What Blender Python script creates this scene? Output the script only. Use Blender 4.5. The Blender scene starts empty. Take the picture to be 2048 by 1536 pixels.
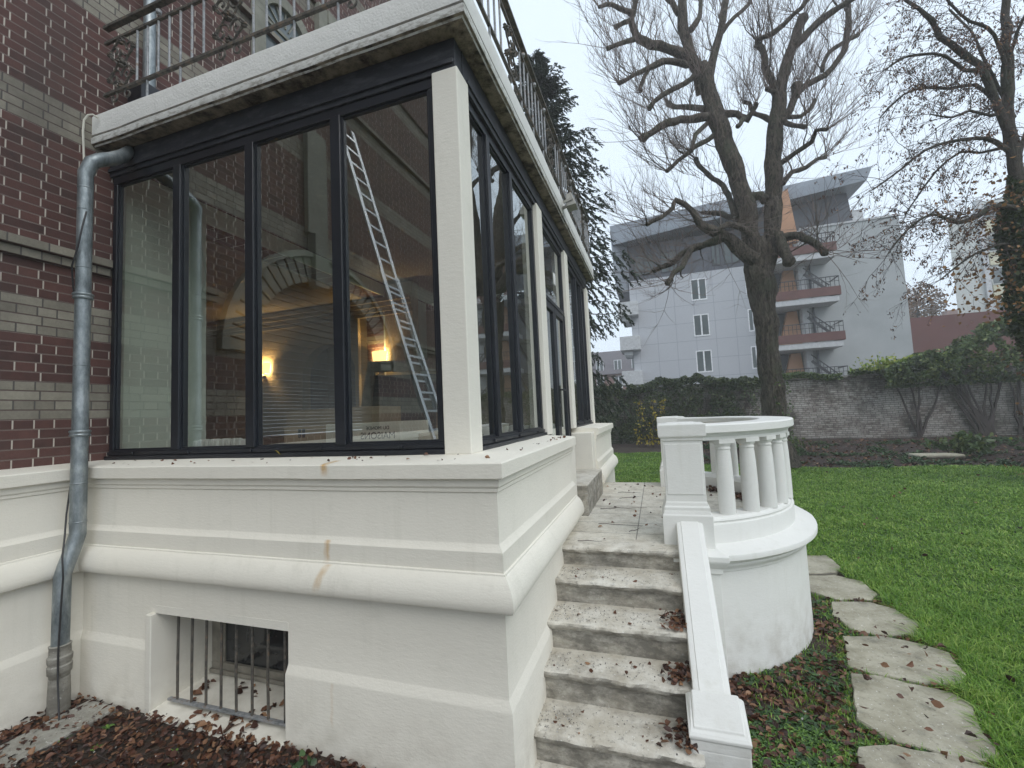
import bpy, bmesh, math, random
import numpy as np
from mathutils import Vector, Matrix, noise as mnoise
R = math.radians
rnd = random.Random(7)
rng = np.random.default_rng(11)
sc = bpy.context.scene
C = sc.collection
H = 2.09          # eye height above the lawn, metres

# ------------------------------------------------------------------ camera
yaw, pit, rol = R(-18.0168), R(4.0028), R(-2.6530)
FPX = 875.09
_fw = np.array([math.sin(yaw)*math.cos(pit), math.cos(yaw)*math.cos(pit), math.sin(pit)])
_r0 = np.array([math.cos(yaw), -math.sin(yaw), 0.0]); _u0 = np.cross(_r0, _fw)
_r = _r0*math.cos(rol)+_u0*math.sin(rol); _u = -_r0*math.sin(rol)+_u0*math.cos(rol)
cam = bpy.data.cameras.new('camera'); camo = bpy.data.objects.new('camera', cam); C.objects.link(camo)
cam.sensor_width = 36; cam.lens = FPX/2048*36; cam.clip_start = 0.05; cam.clip_end = 2000
m = Matrix.Identity(4)
for i in range(3):
    m[i][0] = _r[i]; m[i][1] = _u[i]; m[i][2] = -_fw[i]
m[2][3] = H
camo.matrix_world = m
sc.camera = camo
def ray(x, y): return _r*(x-1024)/FPX-_u*(y-768)/FPX+_fw
def pY(x, y, Y): v = ray(x, y); v = v*(Y/v[1]); return Vector((v[0], v[1], v[2]+H))
def pX(x, y, X): v = ray(x, y); v = v*(X/v[0]); return Vector((v[0], v[1], v[2]+H))
def pZ(x, y, Z): v = ray(x, y); v = v*((Z-H)/v[2]); return Vector((v[0], v[1], Z))

# ------------------------------------------------------------------ world, sun, exposure
SUN_EL, SUN_AZ = R(48), R(132)      # soft light from the open garden side
w = bpy.data.worlds.new('World'); sc.world = w; w.use_nodes = True
nt = w.node_tree; nt.nodes.clear()
def N(t, typ, **k):
    n = t.nodes.new(typ)
    for a, b in k.items(): setattr(n, a, b)
    return n
sky = N(nt, 'ShaderNodeTexSky', sky_type='NISHITA', sun_disc=False)
sky.sun_elevation = SUN_EL; sky.sun_rotation = SUN_AZ; sky.air_density = 1.0; sky.dust_density = 6.0
hs = N(nt, 'ShaderNodeHueSaturation'); hs.inputs['Saturation'].default_value = 0.5
mx = N(nt, 'ShaderNodeMix', data_type='RGBA'); mx.inputs[0].default_value = 0.84
mx.inputs[7].default_value = (7.6, 8.8, 10.1, 1)            # the even light of the cloud layer
bg = N(nt, 'ShaderNodeBackground'); bg.inputs[1].default_value = 0.094
wo = N(nt, 'ShaderNodeOutputWorld')
nt.links.new(sky.outputs[0], hs.inputs['Color']); nt.links.new(hs.outputs[0], mx.inputs[6])
nt.links.new(mx.outputs[2], bg.inputs[0]); nt.links.new(bg.outputs[0], wo.inputs[0])
sl = bpy.data.lights.new('sun', 'SUN'); sl.energy = 0.8; sl.angle = R(40); sl.color = (1, .97, .92)
so = bpy.data.objects.new('sun', sl); C.objects.link(so)
sd = Vector((math.sin(SUN_AZ)*math.cos(SUN_EL), math.cos(SUN_AZ)*math.cos(SUN_EL), math.sin(SUN_EL)))
so.rotation_euler = sd.to_track_quat('Z', 'Y').to_euler(); so.location = (8, -8, 20)
sc.view_settings.view_transform = 'Standard'; sc.view_settings.look = 'None'
sc.view_settings.exposure = 0.5; sc.view_settings.gamma = 1
try: sc.cycles.transparent_max_bounces = 16; sc.cycles.max_bounces = 8; sc.cycles.volume_bounces = 3
except Exception: pass

# ------------------------------------------------------------------ material helpers
class Mt:
    def __init__(s, name):
        s.m = bpy.data.materials.new(name); s.m.use_nodes = True; s.t = s.m.node_tree; s.t.nodes.clear()
        s.o = N(s.t, 'ShaderNodeOutputMaterial'); s.b = N(s.t, 'ShaderNodeBsdfPrincipled')
        s.t.links.new(s.b.outputs[0], s.o.inputs[0])
    def n(s, typ, **k): return N(s.t, typ, **k)
    def l(s, a, b): s.t.links.new(a, b)
    def pos(s, obj=False):
        if obj: return s.n('ShaderNodeTexCoord').outputs['Object']
        return s.n('ShaderNodeNewGeometry').outputs['Position']
    def noise(s, scale, detail=4, vec=None, rough=.55, dist=0):
        n = s.n('ShaderNodeTexNoise'); n.inputs['Scale'].default_value = scale; n.inputs['Detail'].default_value = detail
        n.inputs['Roughness'].default_value = rough; n.inputs['Distortion'].default_value = dist
        s.l(vec if vec is not None else s.pos(), n.inputs['Vector']); return n.outputs['Fac']
    def scl(s, vec, v):
        n = s.n('ShaderNodeVectorMath', operation='MULTIPLY'); s.l(vec, n.inputs[0]); n.inputs[1].default_value = v; return n.outputs[0]
    def ramp(s, f, stops):
        n = s.n('ShaderNodeValToRGB'); e = n.color_ramp.elements
        while len(e) < len(stops): e.new(.5)
        for i, (p, c) in enumerate(stops):
            e[i].position = p
            e[i].color = (c, c, c, 1) if isinstance(c, (int, float)) else (*c, 1)
        s.l(f, n.inputs[0]); return n.outputs[0]
    def mix(s, f, a, b, mode='MIX'):
        n = s.n('ShaderNodeMix', data_type='RGBA', blend_type=mode)
        for i, v in ((0, f), (6, a), (7, b)):
            if isinstance(v, (int, float)): n.inputs[i].default_value = v if i == 0 else (v, v, v, 1)
            elif isinstance(v, tuple): n.inputs[i].default_value = (*v, 1)
            else: s.l(v, n.inputs[i])
        return n.outputs[2]
    def mth(s, op, a, b=0, c=0):
        n = s.n('ShaderNodeMath', operation=op)
        for i, v in enumerate((a, b, c)):
            if isinstance(v, (int, float)): n.inputs[i].default_value = v
            else: s.l(v, n.inputs[i])
        return n.outputs[0]
    def mr(s, v, a, b, c=0, d=1):
        n = s.n('ShaderNodeMapRange'); s.l(v, n.inputs[0])
        for i, x in enumerate((a, b, c, d)): n.inputs[i+1].default_value = x
        return n.outputs[0]
    def sep(s, v):
        n = s.n('ShaderNodeSeparateXYZ'); s.l(v, n.inputs[0]); return n.outputs
    def comb(s, x, y, z):
        n = s.n('ShaderNodeCombineXYZ')
        for i, v in enumerate((x, y, z)):
            if isinstance(v, (int, float)): n.inputs[i].default_value = v
            else: s.l(v, n.inputs[i])
        return n.outputs[0]
    def col(s, c):
        if isinstance(c, tuple): s.b.inputs['Base Color'].default_value = (*c, 1)
        else: s.l(c, s.b.inputs['Base Color'])
    def rgh(s, v):
        if isinstance(v, (int, float)): s.b.inputs['Roughness'].default_value = v
        else: s.l(v, s.b.inputs['Roughness'])
    def bump(s, h, st=.3, d=.01):
        n = s.n('ShaderNodeBump'); n.inputs['Strength'].default_value = st; n.inputs['Distance'].default_value = d
        s.l(h, n.inputs['Height']); s.l(n.outputs[0], s.b.inputs['Normal'])
MAT = {}
def flat(name, c, r=.6, metal=0, var=.15, ns=6, bump=0):
    k = Mt(name); f = k.noise(ns, 5)
    k.col(k.mix(k.ramp(f, [(.3, 0), (.7, 1)]), tuple(x*(1-var) for x in c), tuple(min(1, x*(1+var)) for x in c)))
    k.rgh(r); k.b.inputs['Metallic'].default_value = metal
    if bump: k.bump(k.noise(ns*8, 4), bump, .01)
    MAT[name] = k.m; return k.m
# painted render
def plaster(name, c, stains=False, dirt=.0):
    k = Mt(name); p = k.pos()
    f1 = k.noise(1.3, 4); f2 = k.noise(9, 5, k.scl(p, (1, 1, 5)))
    col = k.mix(k.ramp(f1, [(.3, 0), (.7, 1)]), tuple(x*.94 for x in c), c)
    col = k.mix(k.ramp(f2, [(.35, .35), (.65, 0)]), col, tuple(x*.93 for x in c))
    x, y, z = k.sep(p)
    # splashed soil and green tint low on the wall
    low = k.mth('MULTIPLY', k.mr(z, .55, .0, 0, 1), k.ramp(k.noise(7, 6), [(.42, 0), (.7, 1)]))
    col = k.mix(k.mth('MULTIPLY', low, .55), col, (.33, .29, .22))
    rs = k.mth('MULTIPLY', k.ramp(k.noise(16, 5, k.scl(p, (1, 1, .06)), .6), [(.52, 0), (.72, 1)]), k.ramp(k.noise(1.7, 3), [(.42, 0), (.65, 1)]))
    col = k.mix(k.mth('MULTIPLY', rs, .20), col, (.42, .40, .31))
    col = k.mix(k.mth('MULTIPLY', k.ramp(k.noise(4.5, 7, None, .75), [(.56, 0), (.70, 1)]), .16), col, (.45, .44, .36))
    if stains:
        def streak(x0, z0, z1, wd, sl=0, st=.7):
            wob = k.mth('MULTIPLY', k.mth('SUBTRACT', k.noise(9, 2, k.comb(0, 0, z)), .5), .05)
            dx = k.mth('ABSOLUTE', k.mth('SUBTRACT', k.mth('ADD', x, wob), k.mth('ADD', k.mth('MULTIPLY', k.mth('SUBTRACT', z, z1), sl), x0)))
            a = k.mr(dx, wd, wd*.25, 0, 1)
            b = k.mth('MULTIPLY', k.mr(z, z0, z0+.05), k.mr(z, z1+.006, z1))
            c_ = k.mth('MULTIPLY', k.mr(y, 2.32, 2.3), k.ramp(k.noise(45, 3, k.scl(p, (1, 1, .12))), [(.3, .25), (.6, 1)]))
            return k.mth('MULTIPLY', k.mth('MULTIPLY', a, b), k.mth('MULTIPLY', c_, st))
        s = k.mth('MAXIMUM', streak(-1.925, 1.765, 1.85, .035, 0, .9), streak(-1.93, 1.245, 1.385, .028, .05, .6))
        s = k.mth('MAXIMUM', s, streak(-1.915, 1.095, 1.25, .035, .35, .5))
        s = k.mth('MAXIMUM', s, streak(-1.89, .33, .58, .014, 0, .3))
        col = k.mix(s, col, (.50, .29, .08))
    k.col(col); k.rgh(.75)
    h = k.mth('ADD', k.mth('MULTIPLY', k.noise(90, 4), .5), k.mth('MULTIPLY', k.noise(22, 5, k.scl(p, (1, 1, 3))), .8))
    k.bump(h, .35, .006)
    MAT[name] = k.m; return k.m
plaster('plaster', (.775, .74, .65), stains=True)
plaster('plaster_column', (.765, .735, .65))
plaster('plaster_rail', (.755, .75, .715))
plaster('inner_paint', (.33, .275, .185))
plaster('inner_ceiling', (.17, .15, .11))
plaster('inner_green', (.66, .72, .63))
# slab fascia: clean face, worn lip and filthy soffit
k = Mt('slab_render'); p = k.pos(); x, y, z = k.sep(p)
c = k.mix(k.noise(3, 5), (.58, .58, .55), (.68, .68, .65))
wear = k.mth('MULTIPLY', k.mr(z, 4.65, 4.59, .35, 1), k.mth('MULTIPLY', k.mth('LESS_THAN', z, 4.66), k.ramp(k.noise(14, 7, k.scl(p, (1, 1, 2.5)), .7), [(.46, 0), (.6, .8)])))
c = k.mix(wear, c, (.20, .175, .14))
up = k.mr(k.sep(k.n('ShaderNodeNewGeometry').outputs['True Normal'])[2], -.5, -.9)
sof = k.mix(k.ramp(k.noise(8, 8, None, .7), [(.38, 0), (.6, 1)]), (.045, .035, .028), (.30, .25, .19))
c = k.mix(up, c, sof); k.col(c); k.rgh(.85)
k.bump(k.mth('ADD', k.noise(60, 5), k.mth('MULTIPLY', k.noise(12, 5), 1.5)), .5, .01); MAT['slab_render'] = k.m
# brick: z courses of 72.6 mm from z=1.857, bands of grey brick
def brick(name, bands=True, axis='Y', base=None):
    k = Mt(name); p = k.pos(); x, y, z = k.sep(p)
    h = y if axis == 'Y' else x
    cz = .0726
    v = k.comb(k.mth('ADD', h, 40), k.mth('ADD', z, 40*cz-1.857), 0)
    b = k.n('ShaderNodeTexBrick', offset=.25, offset_frequency=2, squash=.5, squash_frequency=2)
    k.l(v, b.inputs['Vector'])
    for a_, q in (('Scale', 1), ('Mortar Size', .0054), ('Mortar Smooth', .25), ('Bias', 0), ('Brick Width', .235), ('Row Height', cz)): b.inputs[a_].default_value = q
    b.inputs['Color1'].default_value = (0, 0, 0, 1); b.inputs['Color2'].default_value = (1, 1, 1, 1); b.inputs['Mortar'].default_value = (.5, .5, .5, 1)
    tone = b.outputs['Color']; mort = b.outputs['Fac']
    blot = k.noise(13, 6, None, .65); fine = k.noise(70, 4)
    red = k.ramp(k.mth('ADD', k.mth('MULTIPLY', tone, .42), k.mth('ADD', k.mth('MULTIPLY', blot, .55), .04)),
                 [(.12, (.030, .019, .018)), (.32, (.070, .033, .029)), (.62, (.108, .046, .039)), (.95, (.16, .072, .058))])
    gry = k.ramp(k.mth('ADD', k.mth('MULTIPLY', tone, .4), k.mth('MULTIPLY', blot, .6)),
                 [(.15, (.17, .157, .125)), (.5, (.27, .25, .20)), (.85, (.37, .345, .275))])
    ci = k.mth('FLOOR', k.mth('DIVIDE', k.mth('SUBTRACT', z, 1.857), cz))
    cur = 0
    if bands:
        for lo, hi in ((5, 8), (14, 17), (22, 23), (37, 40), (54, 57), (70, 73), (86, 89), (102, 104)):
            a_ = k.mth('MULTIPLY', k.mth('GREATER_THAN', ci, lo-.5), k.mth('LESS_THAN', ci, hi+.5))
            cur = k.mth('ADD', cur, a_)
    else: cur = k.mth('MULTIPLY', ci, 0)
    if base is not None:
        body = k.mix(k.mth('MULTIPLY', tone, .8), base, tuple(q*.7 for q in base))
    else: body = k.mix(cur, red, gry)
    mcol = k.mix(cur, (.58, .52, .45), (.10, .095, .088))
    # joints between courses are thinner and darker than the upright ones
    dz = k.mth('ABSOLUTE', k.mth('SUBTRACT', k.mth('FRACT', k.mth('DIVIDE', k.mth('SUBTRACT', z, 1.857), cz)), .5))
    bed = k.mth('GREATER_THAN', dz, .44)
    mcol = k.mix(k.mth('MULTIPLY', bed, .88), mcol, (.12, .08, .072))
    dirtm = k.ramp(k.noise(1.1, 5, k.scl(p, (1, 1, .4))), [(.45, 0), (.75, .6)])
    c = k.mix(mort, body, mcol); c = k.mix(dirtm, c, (.055, .045, .04))
    c = k.mix(k.mth('MULTIPLY', fine, .35), c, (.05, .04, .035))
    k.col(c); k.rgh(.85)
    hgt = k.mth('ADD', k.mth('MULTIPLY', mort, -1.0), k.mth('MULTIPLY', fine, .35))
    k.bump(hgt, .7, .008)
    MAT[name] = k.m; return k.m
brick('brick', True, 'Y'); brick('brick_x', True, 'X')
# limed rubble garden wall
k = Mt('garden_brick'); p = k.pos(); x, y, z = k.sep(p)
wz = k.mth('MULTIPLY', k.mth('SUBTRACT', k.noise(.8, 3), .5), .12)
b = k.n('ShaderNodeTexBrick', offset=.5, squash=.7, squash_frequency=3); k.l(k.comb(k.mth('ADD', x, 50), k.mth('ADD', k.mth('ADD', z, 20), wz), 0), b.inputs['Vector'])
for a_, q in (('Scale', 1), ('Mortar Size', .012), ('Mortar Smooth', .4), ('Brick Width', .30), ('Row Height', .095)): b.inputs[a_].default_value = q
b.inputs['Color1'].default_value = (0, 0, 0, 1); b.inputs['Color2'].default_value = (1, 1, 1, 1)
c = k.ramp(k.mth('ADD', k.mth('MULTIPLY', b.outputs['Color'], .5), k.mth('MULTIPLY', k.noise(6, 5), .55)), [(.15, (.06, .05, .045)), (.45, (.17, .14, .125)), (.9, (.36, .33, .30))])
wht = k.mth('MULTIPLY', k.ramp(k.mth('ADD', k.mth('MULTIPLY', k.noise(.9, 6, None, .7), .7), k.mth('MULTIPLY', k.noise(7, 4), .3)), [(.44, 0), (.56, 1)]), k.mr(z, 3.2, 1.2, 1, .45))
c = k.mix(k.mth('MULTIPLY', wht, .85), c, (.62, .60, .56))
c = k.mix(k.mth('MULTIPLY', b.outputs['Fac'], .8), c, (.06, .055, .05))
c = k.mix(k.ramp(k.noise(.5, 6, None, .7), [(.45, 0), (.65, .8)]), c, (.035, .035, .028))
k.col(c); k.rgh(.9); k.bump(k.mth('ADD', k.mth('MULTIPLY', b.outputs['Fac'], -1), k.noise(12, 5)), .8, .03); MAT['garden_brick'] = k.m
# limestone steps
def stone(name, a, b_, mortar=None, joint=None):
    k = Mt(name); p = k.pos(); x, y, z = k.sep(p)
    f = k.noise(5, 8, None, .68); g = k.noise(26, 6, None, .7)
    c = k.mix(k.ramp(f, [(.35, 0), (.62, 1)]), a, b_)
    c = k.mix(k.ramp(k.noise(2.3, 7, None, .72), [(.52, 0), (.72, .55)]), c, (.14, .12, .095))
    c = k.mix(k.ramp(g, [(.56, 0), (.68, .6)]), c, (.09, .08, .065))
    c = k.mix(k.ramp(k.noise(60, 3), [(.66, 0), (.70, .9)]), c, (.72, .71, .68))
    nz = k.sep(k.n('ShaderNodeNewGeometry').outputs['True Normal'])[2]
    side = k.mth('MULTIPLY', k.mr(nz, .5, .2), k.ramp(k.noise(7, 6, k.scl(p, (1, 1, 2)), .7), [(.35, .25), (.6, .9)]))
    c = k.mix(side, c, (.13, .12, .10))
    if joint:
        br = k.n('ShaderNodeTexBrick', offset=0); k.l(k.comb(k.mth('ADD', x, 10+joint[2]), k.mth('ADD', y, 10), 0), br.inputs['Vector'])
        for q, v in (('Scale', 1), ('Mortar Size', .006), ('Mortar Smooth', .3), ('Brick Width', joint[0]), ('Row Height', joint[1])): br.inputs[q].default_value = v
        c = k.mix(k.mth('MULTIPLY', br.outputs['Fac'], .75), c, (.12, .11, .09))
    k.col(c); k.rgh(k.mr(f, .3, .7, .75, .5)); k.bump(k.mth('ADD', f, k.mth('MULTIPLY', g, .6)), .7, .015)
    MAT[name] = k.m; return k.m
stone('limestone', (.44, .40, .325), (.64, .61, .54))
stone('limestone_paved', (.50, .46, .38), (.68, .65, .57), joint=(.62, .37, .15))
stone('flagstone', (.30, .275, .20), (.44, .41, .32))
stone('old_concrete', (.22, .21, .18), (.35, .34, .30))
flat('anthracite', (.009, .011, .016), .38, 0, .3, 3)
k = Mt('beam_paint'); f = k.noise(5, 6, k.scl(k.pos(), (1, 1, 3)), .7)
k.col(k.mix(k.ramp(f, [(.5, 0), (.72, 1)]), (.014, .016, .022), (.06, .062, .068))); k.rgh(.55); k.bump(k.noise(30, 4), .3, .006); MAT['beam_paint'] = k.m
# zinc
k = Mt('zinc'); p = k.pos(True); f = k.noise(9, 6, k.scl(p, (1, 1, .45)), .7)
k.col(k.ramp(f, [(.3, (.11, .13, .14)), (.48, (.23, .26, .27)), (.56, (.30, .33, .34)), (.72, (.48, .51, .52))])); k.b.inputs['Metallic'].default_value = .65
k.rgh(k.mr(f, .3, .7, .6, .32)); k.bump(f, .15, .01); MAT['zinc'] = k.m
k = Mt('rusty_iron'); f = k.noise(24, 6, None, .7)
k.col(k.ramp(f, [(.35, (.035, .033, .03)), (.55, (.10, .09, .075)), (.68, (.17, .11, .07))])); k.rgh(.7); k.bump(f, .5, .004); MAT['rusty_iron'] = k.m
k = Mt('grey_iron'); f = k.noise(18, 6, None, .7)
k.col(k.ramp(f, [(.35, (.16, .17, .175)), (.55, (.32, .33, .34)), (.7, (.19, .13, .09))])); k.rgh(.55); k.b.inputs['Metallic'].default_value = .3; MAT['grey_iron'] = k.m
# glass: clear sheet that mirrors a little, more at grazing angles
def glass(name, tint, f0=.085):
    k = Mt(name); k.t.nodes.remove(k.b)
    lw = k.n('ShaderNodeLayerWeight'); lw.inputs[0].default_value = .5
    F = k.mth('ADD', k.mth('MULTIPLY', k.mth('POWER', lw.outputs['Facing'], 4.0), 1-f0), f0)
    tr = k.n('ShaderNodeBsdfTransparent'); tr.inputs[0].default_value = (*tint, 1)
    gl = k.n('ShaderNodeBsdfGlossy'); gl.inputs['Roughness'].default_value = 0.0; gl.inputs[0].default_value = (.93, .97, .97, 1)
    bp = k.n('ShaderNodeBump'); bp.inputs['Strength'].default_value = .06; bp.inputs['Distance'].default_value = .02
    k.l(k.noise(1.1, 1), bp.inputs['Height']); k.l(bp.outputs[0], gl.inputs['Normal'])
    ms = k.n('ShaderNodeMixShader'); k.l(F, ms.inputs[0]); k.l(tr.outputs[0], ms.inputs[1]); k.l(gl.outputs[0], ms.inputs[2])
    k.l(ms.outputs[0], k.o.inputs[0]); MAT[name] = k.m
glass('glass', (.90, .94, .90), .29)
flat('dark_glass', (.02, .022, .024), .08, 0, .2)
flat('far_glass', (.10, .12, .125), .15, 0, .3, .8)
def emis(name, c, st):
    k = Mt(name); k.col((.8, .7, .5)); k.b.inputs['Emission Color'].default_value = (*c, 1); k.b.inputs['Emission Strength'].default_value = st; MAT[name] = k.m
emis('lamp_shade', (1, .62, .22), 2.2)
flat('brass', (.25, .17, .07), .35, .8)
flat('cardboard', (.34, .25, .16), .8, 0, .12, 5); flat('pale_cardboard', (.60, .55, .46), .8, 0, .08, 5); flat('ink', (.03, .03, .03), .7)
flat('white_metal', (.75, .75, .72), .4); flat('aluminium', (.62, .64, .65), .3, .75, .15, 12)
flat('shutter', (.16, .15, .13), .6); flat('old_wood', (.23, .21, .17), .75, 0, .3, 9, .3); flat('wood_floor', (.16, .10, .06), .4)
flat('black_cable', (.015, .015, .017), .5); flat('pale_cable', (.62, .60, .52), .6)
flat('lamp_body', (.30, .29, .26), .5); flat('stone_trim', (.20, .20, .165), .8, 0, .2, 6, .3)
# bark
def bark(name, a, b_, sc_=3.0):
    k = Mt(name); p = k.pos(); f = k.noise(sc_*4.5, 9, k.scl(p, (1, 1, .3)), .75, 1.0); g = k.noise(sc_*.4, 4)
    c = k.mix(k.ramp(f, [(.38, 0), (.62, 1)]), a, b_); c = k.mix(k.ramp(g, [(.5, 0), (.7, .6)]), c, tuple(x*1.5 for x in (.05, .06, .035)))
    k.col(c); k.rgh(.9); k.bump(f, 1.0, .12); MAT[name] = k.m
bark('bark', (.010, .008, .007), (.17, .14, .11)); bark('far_bark', (.045, .038, .032), (.11, .09, .075))
flat('twig', (.15, .115, .10), .8, 0, .3, 2); flat('dark_twig', (.055, .042, .04), .8, 0, .3, 2)
# leaves coloured per leaf
def leafm(name, cols, r=.5, sub=.0, big=1.2):
    k = Mt(name); g = k.n('ShaderNodeNewGeometry')
    f = k.mth('ADD', k.mth('MULTIPLY', g.outputs['Random Per Island'], .65), k.mth('MULTIPLY', k.noise(big, 3), .5))
    n = len(cols); k.col(k.ramp(f, [(.12+.8*i/(n-1), c) for i, c in enumerate(cols)])); k.rgh(r)
    if sub:
        tr = k.n('ShaderNodeBsdfTranslucent'); k.l(k.b.inputs['Base Color'].links[0].from_socket, tr.inputs[0])
        ms = k.n('ShaderNodeMixShader'); ms.inputs[0].default_value = sub; k.l(k.b.outputs[0], ms.inputs[1]); k.l(tr.outputs[0], ms.inputs[2]); k.l(ms.outputs[0], k.o.inputs[0])
    MAT[name] = k.m
leafm('grass', [(.040, .105, .008), (.105, .24, .018), (.19, .36, .035), (.40, .52, .12)], .42, .3, 1.6)
leafm('ivy', [(.012, .022, .009), (.028, .048, .016), (.05, .08, .025), (.11, .13, .04)], .4, .15)
leafm('hedge_leaf', [(.020, .045, .012), (.045, .085, .022), (.08, .13, .035), (.16, .19, .05)], .45, .2)
leafm('light_leaf', [(.06, .12, .02), (.15, .25, .04), (.28, .36, .06), (.42, .42, .08)], .5, .3)
leafm('yellow_leaf', [(.18, .16, .03), (.42, .33, .03), (.50, .36, .05)], .5, .3)
leafm('orange_leaf', [(.10, .05, .025), (.22, .11, .04), (.33, .17, .06)], .6, .3)
leafm('needle', [(.012, .022, .014), (.024, .040, .024), (.045, .065, .042)], .55, .1)
leafm('clover', [(.035, .075, .014), (.07, .15, .025), (.13, .26, .045), (.20, .34, .07)], .45, .2, 3)
leafm('weed', [(.020, .045, .015), (.040, .085, .028), (.075, .14, .05)], .45, .15, 3)
leafm('dead_leaf', [(.012, .007, .006), (.04, .016, .011), (.085, .032, .018), (.15, .065, .035), (.30, .17, .09)], .55, .1, 4)
leafm('grit', [(.05, .045, .04), (.2, .19, .17), (.5, .49, .46)], .8, 0, 9)
# ground
k = Mt('soil'); f = k.noise(5, 8, None, .7)
c = k.ramp(f, [(.35, (.018, .012, .009)), (.55, (.045, .030, .020)), (.72, (.085, .06, .04))]); k.col(c); k.rgh(.9); k.bump(k.noise(30, 6), 1, .02); MAT['soil'] = k.m
k = Mt('turf'); f = k.noise(9, 8, None, .7)
k.col(k.ramp(f, [(.35, (.022, .05, .010)), (.6, (.05, .12, .018)), (.75, (.085, .15, .03))])); k.rgh(.9); k.bump(k.noise(60, 5), 1, .02); MAT['turf'] = k.m
k = Mt('mulch'); f = k.noise(7, 9, None, .75)
k.col(k.ramp(f, [(.35, (.008, .005, .004)), (.52, (.028, .014, .011)), (.7, (.07, .036, .026))])); k.rgh(.9); k.bump(f, 1, .05); MAT['mulch'] = k.m
# ------------------------------------------------------------------ mesh helpers
LOC = {}
def empty(name, loc, label=None, cat=None, group=None):
    o = bpy.data.objects.new(name, None); C.objects.link(o); o.location = loc; o.empty_display_size = .2
    LOC[o.name] = Vector(loc)
    if label: tag(o, label, cat, group)
    return o
def tag(o, label=None, cat=None, group=None, kind=None):
    if label: o['label'] = label
    if cat: o['category'] = cat
    if group: o['group'] = group
    if kind: o['kind'] = kind
    return o
def rootloc(p):
    v = Vector((0, 0, 0))
    while p is not None: v = v+LOC.get(p.name, Vector((0, 0, 0))); p = p.parent
    return v
class MB:
    def __init__(s): s.v = []; s.f = []
    def add(s, vs, fs):
        b = len(s.v); s.v += [tuple(q) for q in vs]; s.f += [tuple(b+i for i in f) for f in fs]; return s
    def box(s, x0, x1, y0, y1, z0, z1):
        vs = [(x, y, z) for z in (z0, z1) for y in (y0, y1) for x in (x0, x1)]
        return s.add(vs, [(0, 2, 3, 1), (4, 5, 7, 6), (0, 1, 5, 4), (2, 6, 7, 3), (0, 4, 6, 2), (1, 3, 7, 5)])
    def hexa(s, a, b):      # two quads (bottom, top) of 4 points
        return s.add(list(a)+list(b), [(3, 2, 1, 0), (4, 5, 6, 7), (0, 1, 5, 4), (1, 2, 6, 5), (2, 3, 7, 6), (3, 0, 4, 7)])
    def bar(s, a, b, wx, wz=None, up=(0, 0, 1)):
        a = Vector(a); b = Vector(b); wz = wz or wx; d = (b-a).normalized(); u = Vector(up)
        if abs(d.dot(u)) > .98: u = Vector((0, 1, 0))
        sx = d.cross(u).normalized()*wx/2; sy = sx.cross(d).normalized()*wz/2
        return s.hexa([a-sx-sy, a+sx-sy, a+sx+sy, a-sx+sy], [b-sx-sy, b+sx-sy, b+sx+sy, b-sx+sy])
    def tube(s, pts, rad, n=8, cap=True, jit=0):
        pts = [Vector(p) for p in pts]; k = len(pts)
        if isinstance(rad, (int, float)): rad = [rad]*k
        b = len(s.v); ref = None
        for i, p in enumerate(pts):
            d = (pts[min(i+1, k-1)]-pts[max(i-1, 0)]).normalized()
            if ref is None:
                ref = Vector((0, 0, 1)) if abs(d.z) < .9 else Vector((1, 0, 0))
            u = (ref-d*ref.dot(d)).normalized(); ref = u; w_ = d.cross(u)
            for j in range(n):
                t = 2*math.pi*j/n; r_ = rad[i]*(1+(rnd.uniform(-jit, jit) if jit else 0))
                s.v.append(tuple(p+(u*math.cos(t)+w_*math.sin(t))*r_))
        for i in range(k-1):
            for j in range(n):
                a = b+i*n+j; c = b+i*n+(j+1) % n
                s.f.append((a, c, c+n, a+n))
        if cap: s.f.append(tuple(b+j for j in range(n))[::-1]); s.f.append(tuple(b+(k-1)*n+j for j in range(n)))
        return s
    def lathe(s, prof, c, n=24):
        b = len(s.v); c = Vector(c)
        for r_, z in prof:
            for j in range(n):
                t = 2*math.pi*j/n; s.v.append((c.x+r_*math.cos(t), c.y+r_*math.sin(t), c.z+z))
        for i in range(len(prof)-1):
            for j in range(n):
                a = b+i*n+j; q = b+i*n+(j+1) % n; s.f.append((a, q, q+n, a+n))
        s.f.append(tuple(b+j for j in range(n))[::-1]); s.f.append(tuple(b+(len(prof)-1)*n+j for j in range(n)))
        return s
    def sweep(s, path, prof, m0=None, m1=None, cap=True, closed_prof=True, wob=0):
        """path: plan points; prof: (e,z), e to the right of travel; m0/m1: mitre directions at the ends"""
        k = len(path); P = [Vector((q[0], q[1])) for q in path]; b = len(s.v); n = len(prof)
        for i in range(k):
            d0 = (P[i]-P[i-1]).normalized() if i else None
            d1 = (P[i+1]-P[i]).normalized() if i < k-1 else None
            n0 = Vector((d0.y, -d0.x)) if d0 else None; n1 = Vector((d1.y, -d1.x)) if d1 else None
            if n0 is None: mm = Vector(m0) if m0 else n1
            elif n1 is None: mm = Vector(m1) if m1 else n0
            else: mm = (n0+n1); mm = mm/(mm.dot(n0))
            for e, z in prof:
                ww = mnoise.noise(Vector((P[i].x*3, P[i].y*3, z*3)))*wob if wob else 0
                s.v.append((P[i].x+mm.x*(e+ww), P[i].y+mm.y*(e+ww), z+ww))
        lim = n if closed_prof else n-1
        for i in range(k-1):
            for j in range(lim):
                a = b+i*n+j; q = b+i*n+(j+1) % n; s.f.append((a, a+n, q+n, q))
        if cap: s.f.append(tuple(b+j for j in range(n))); s.f.append(tuple(b+(k-1)*n+j for j in range(n))[::-1])
        return s
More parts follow.
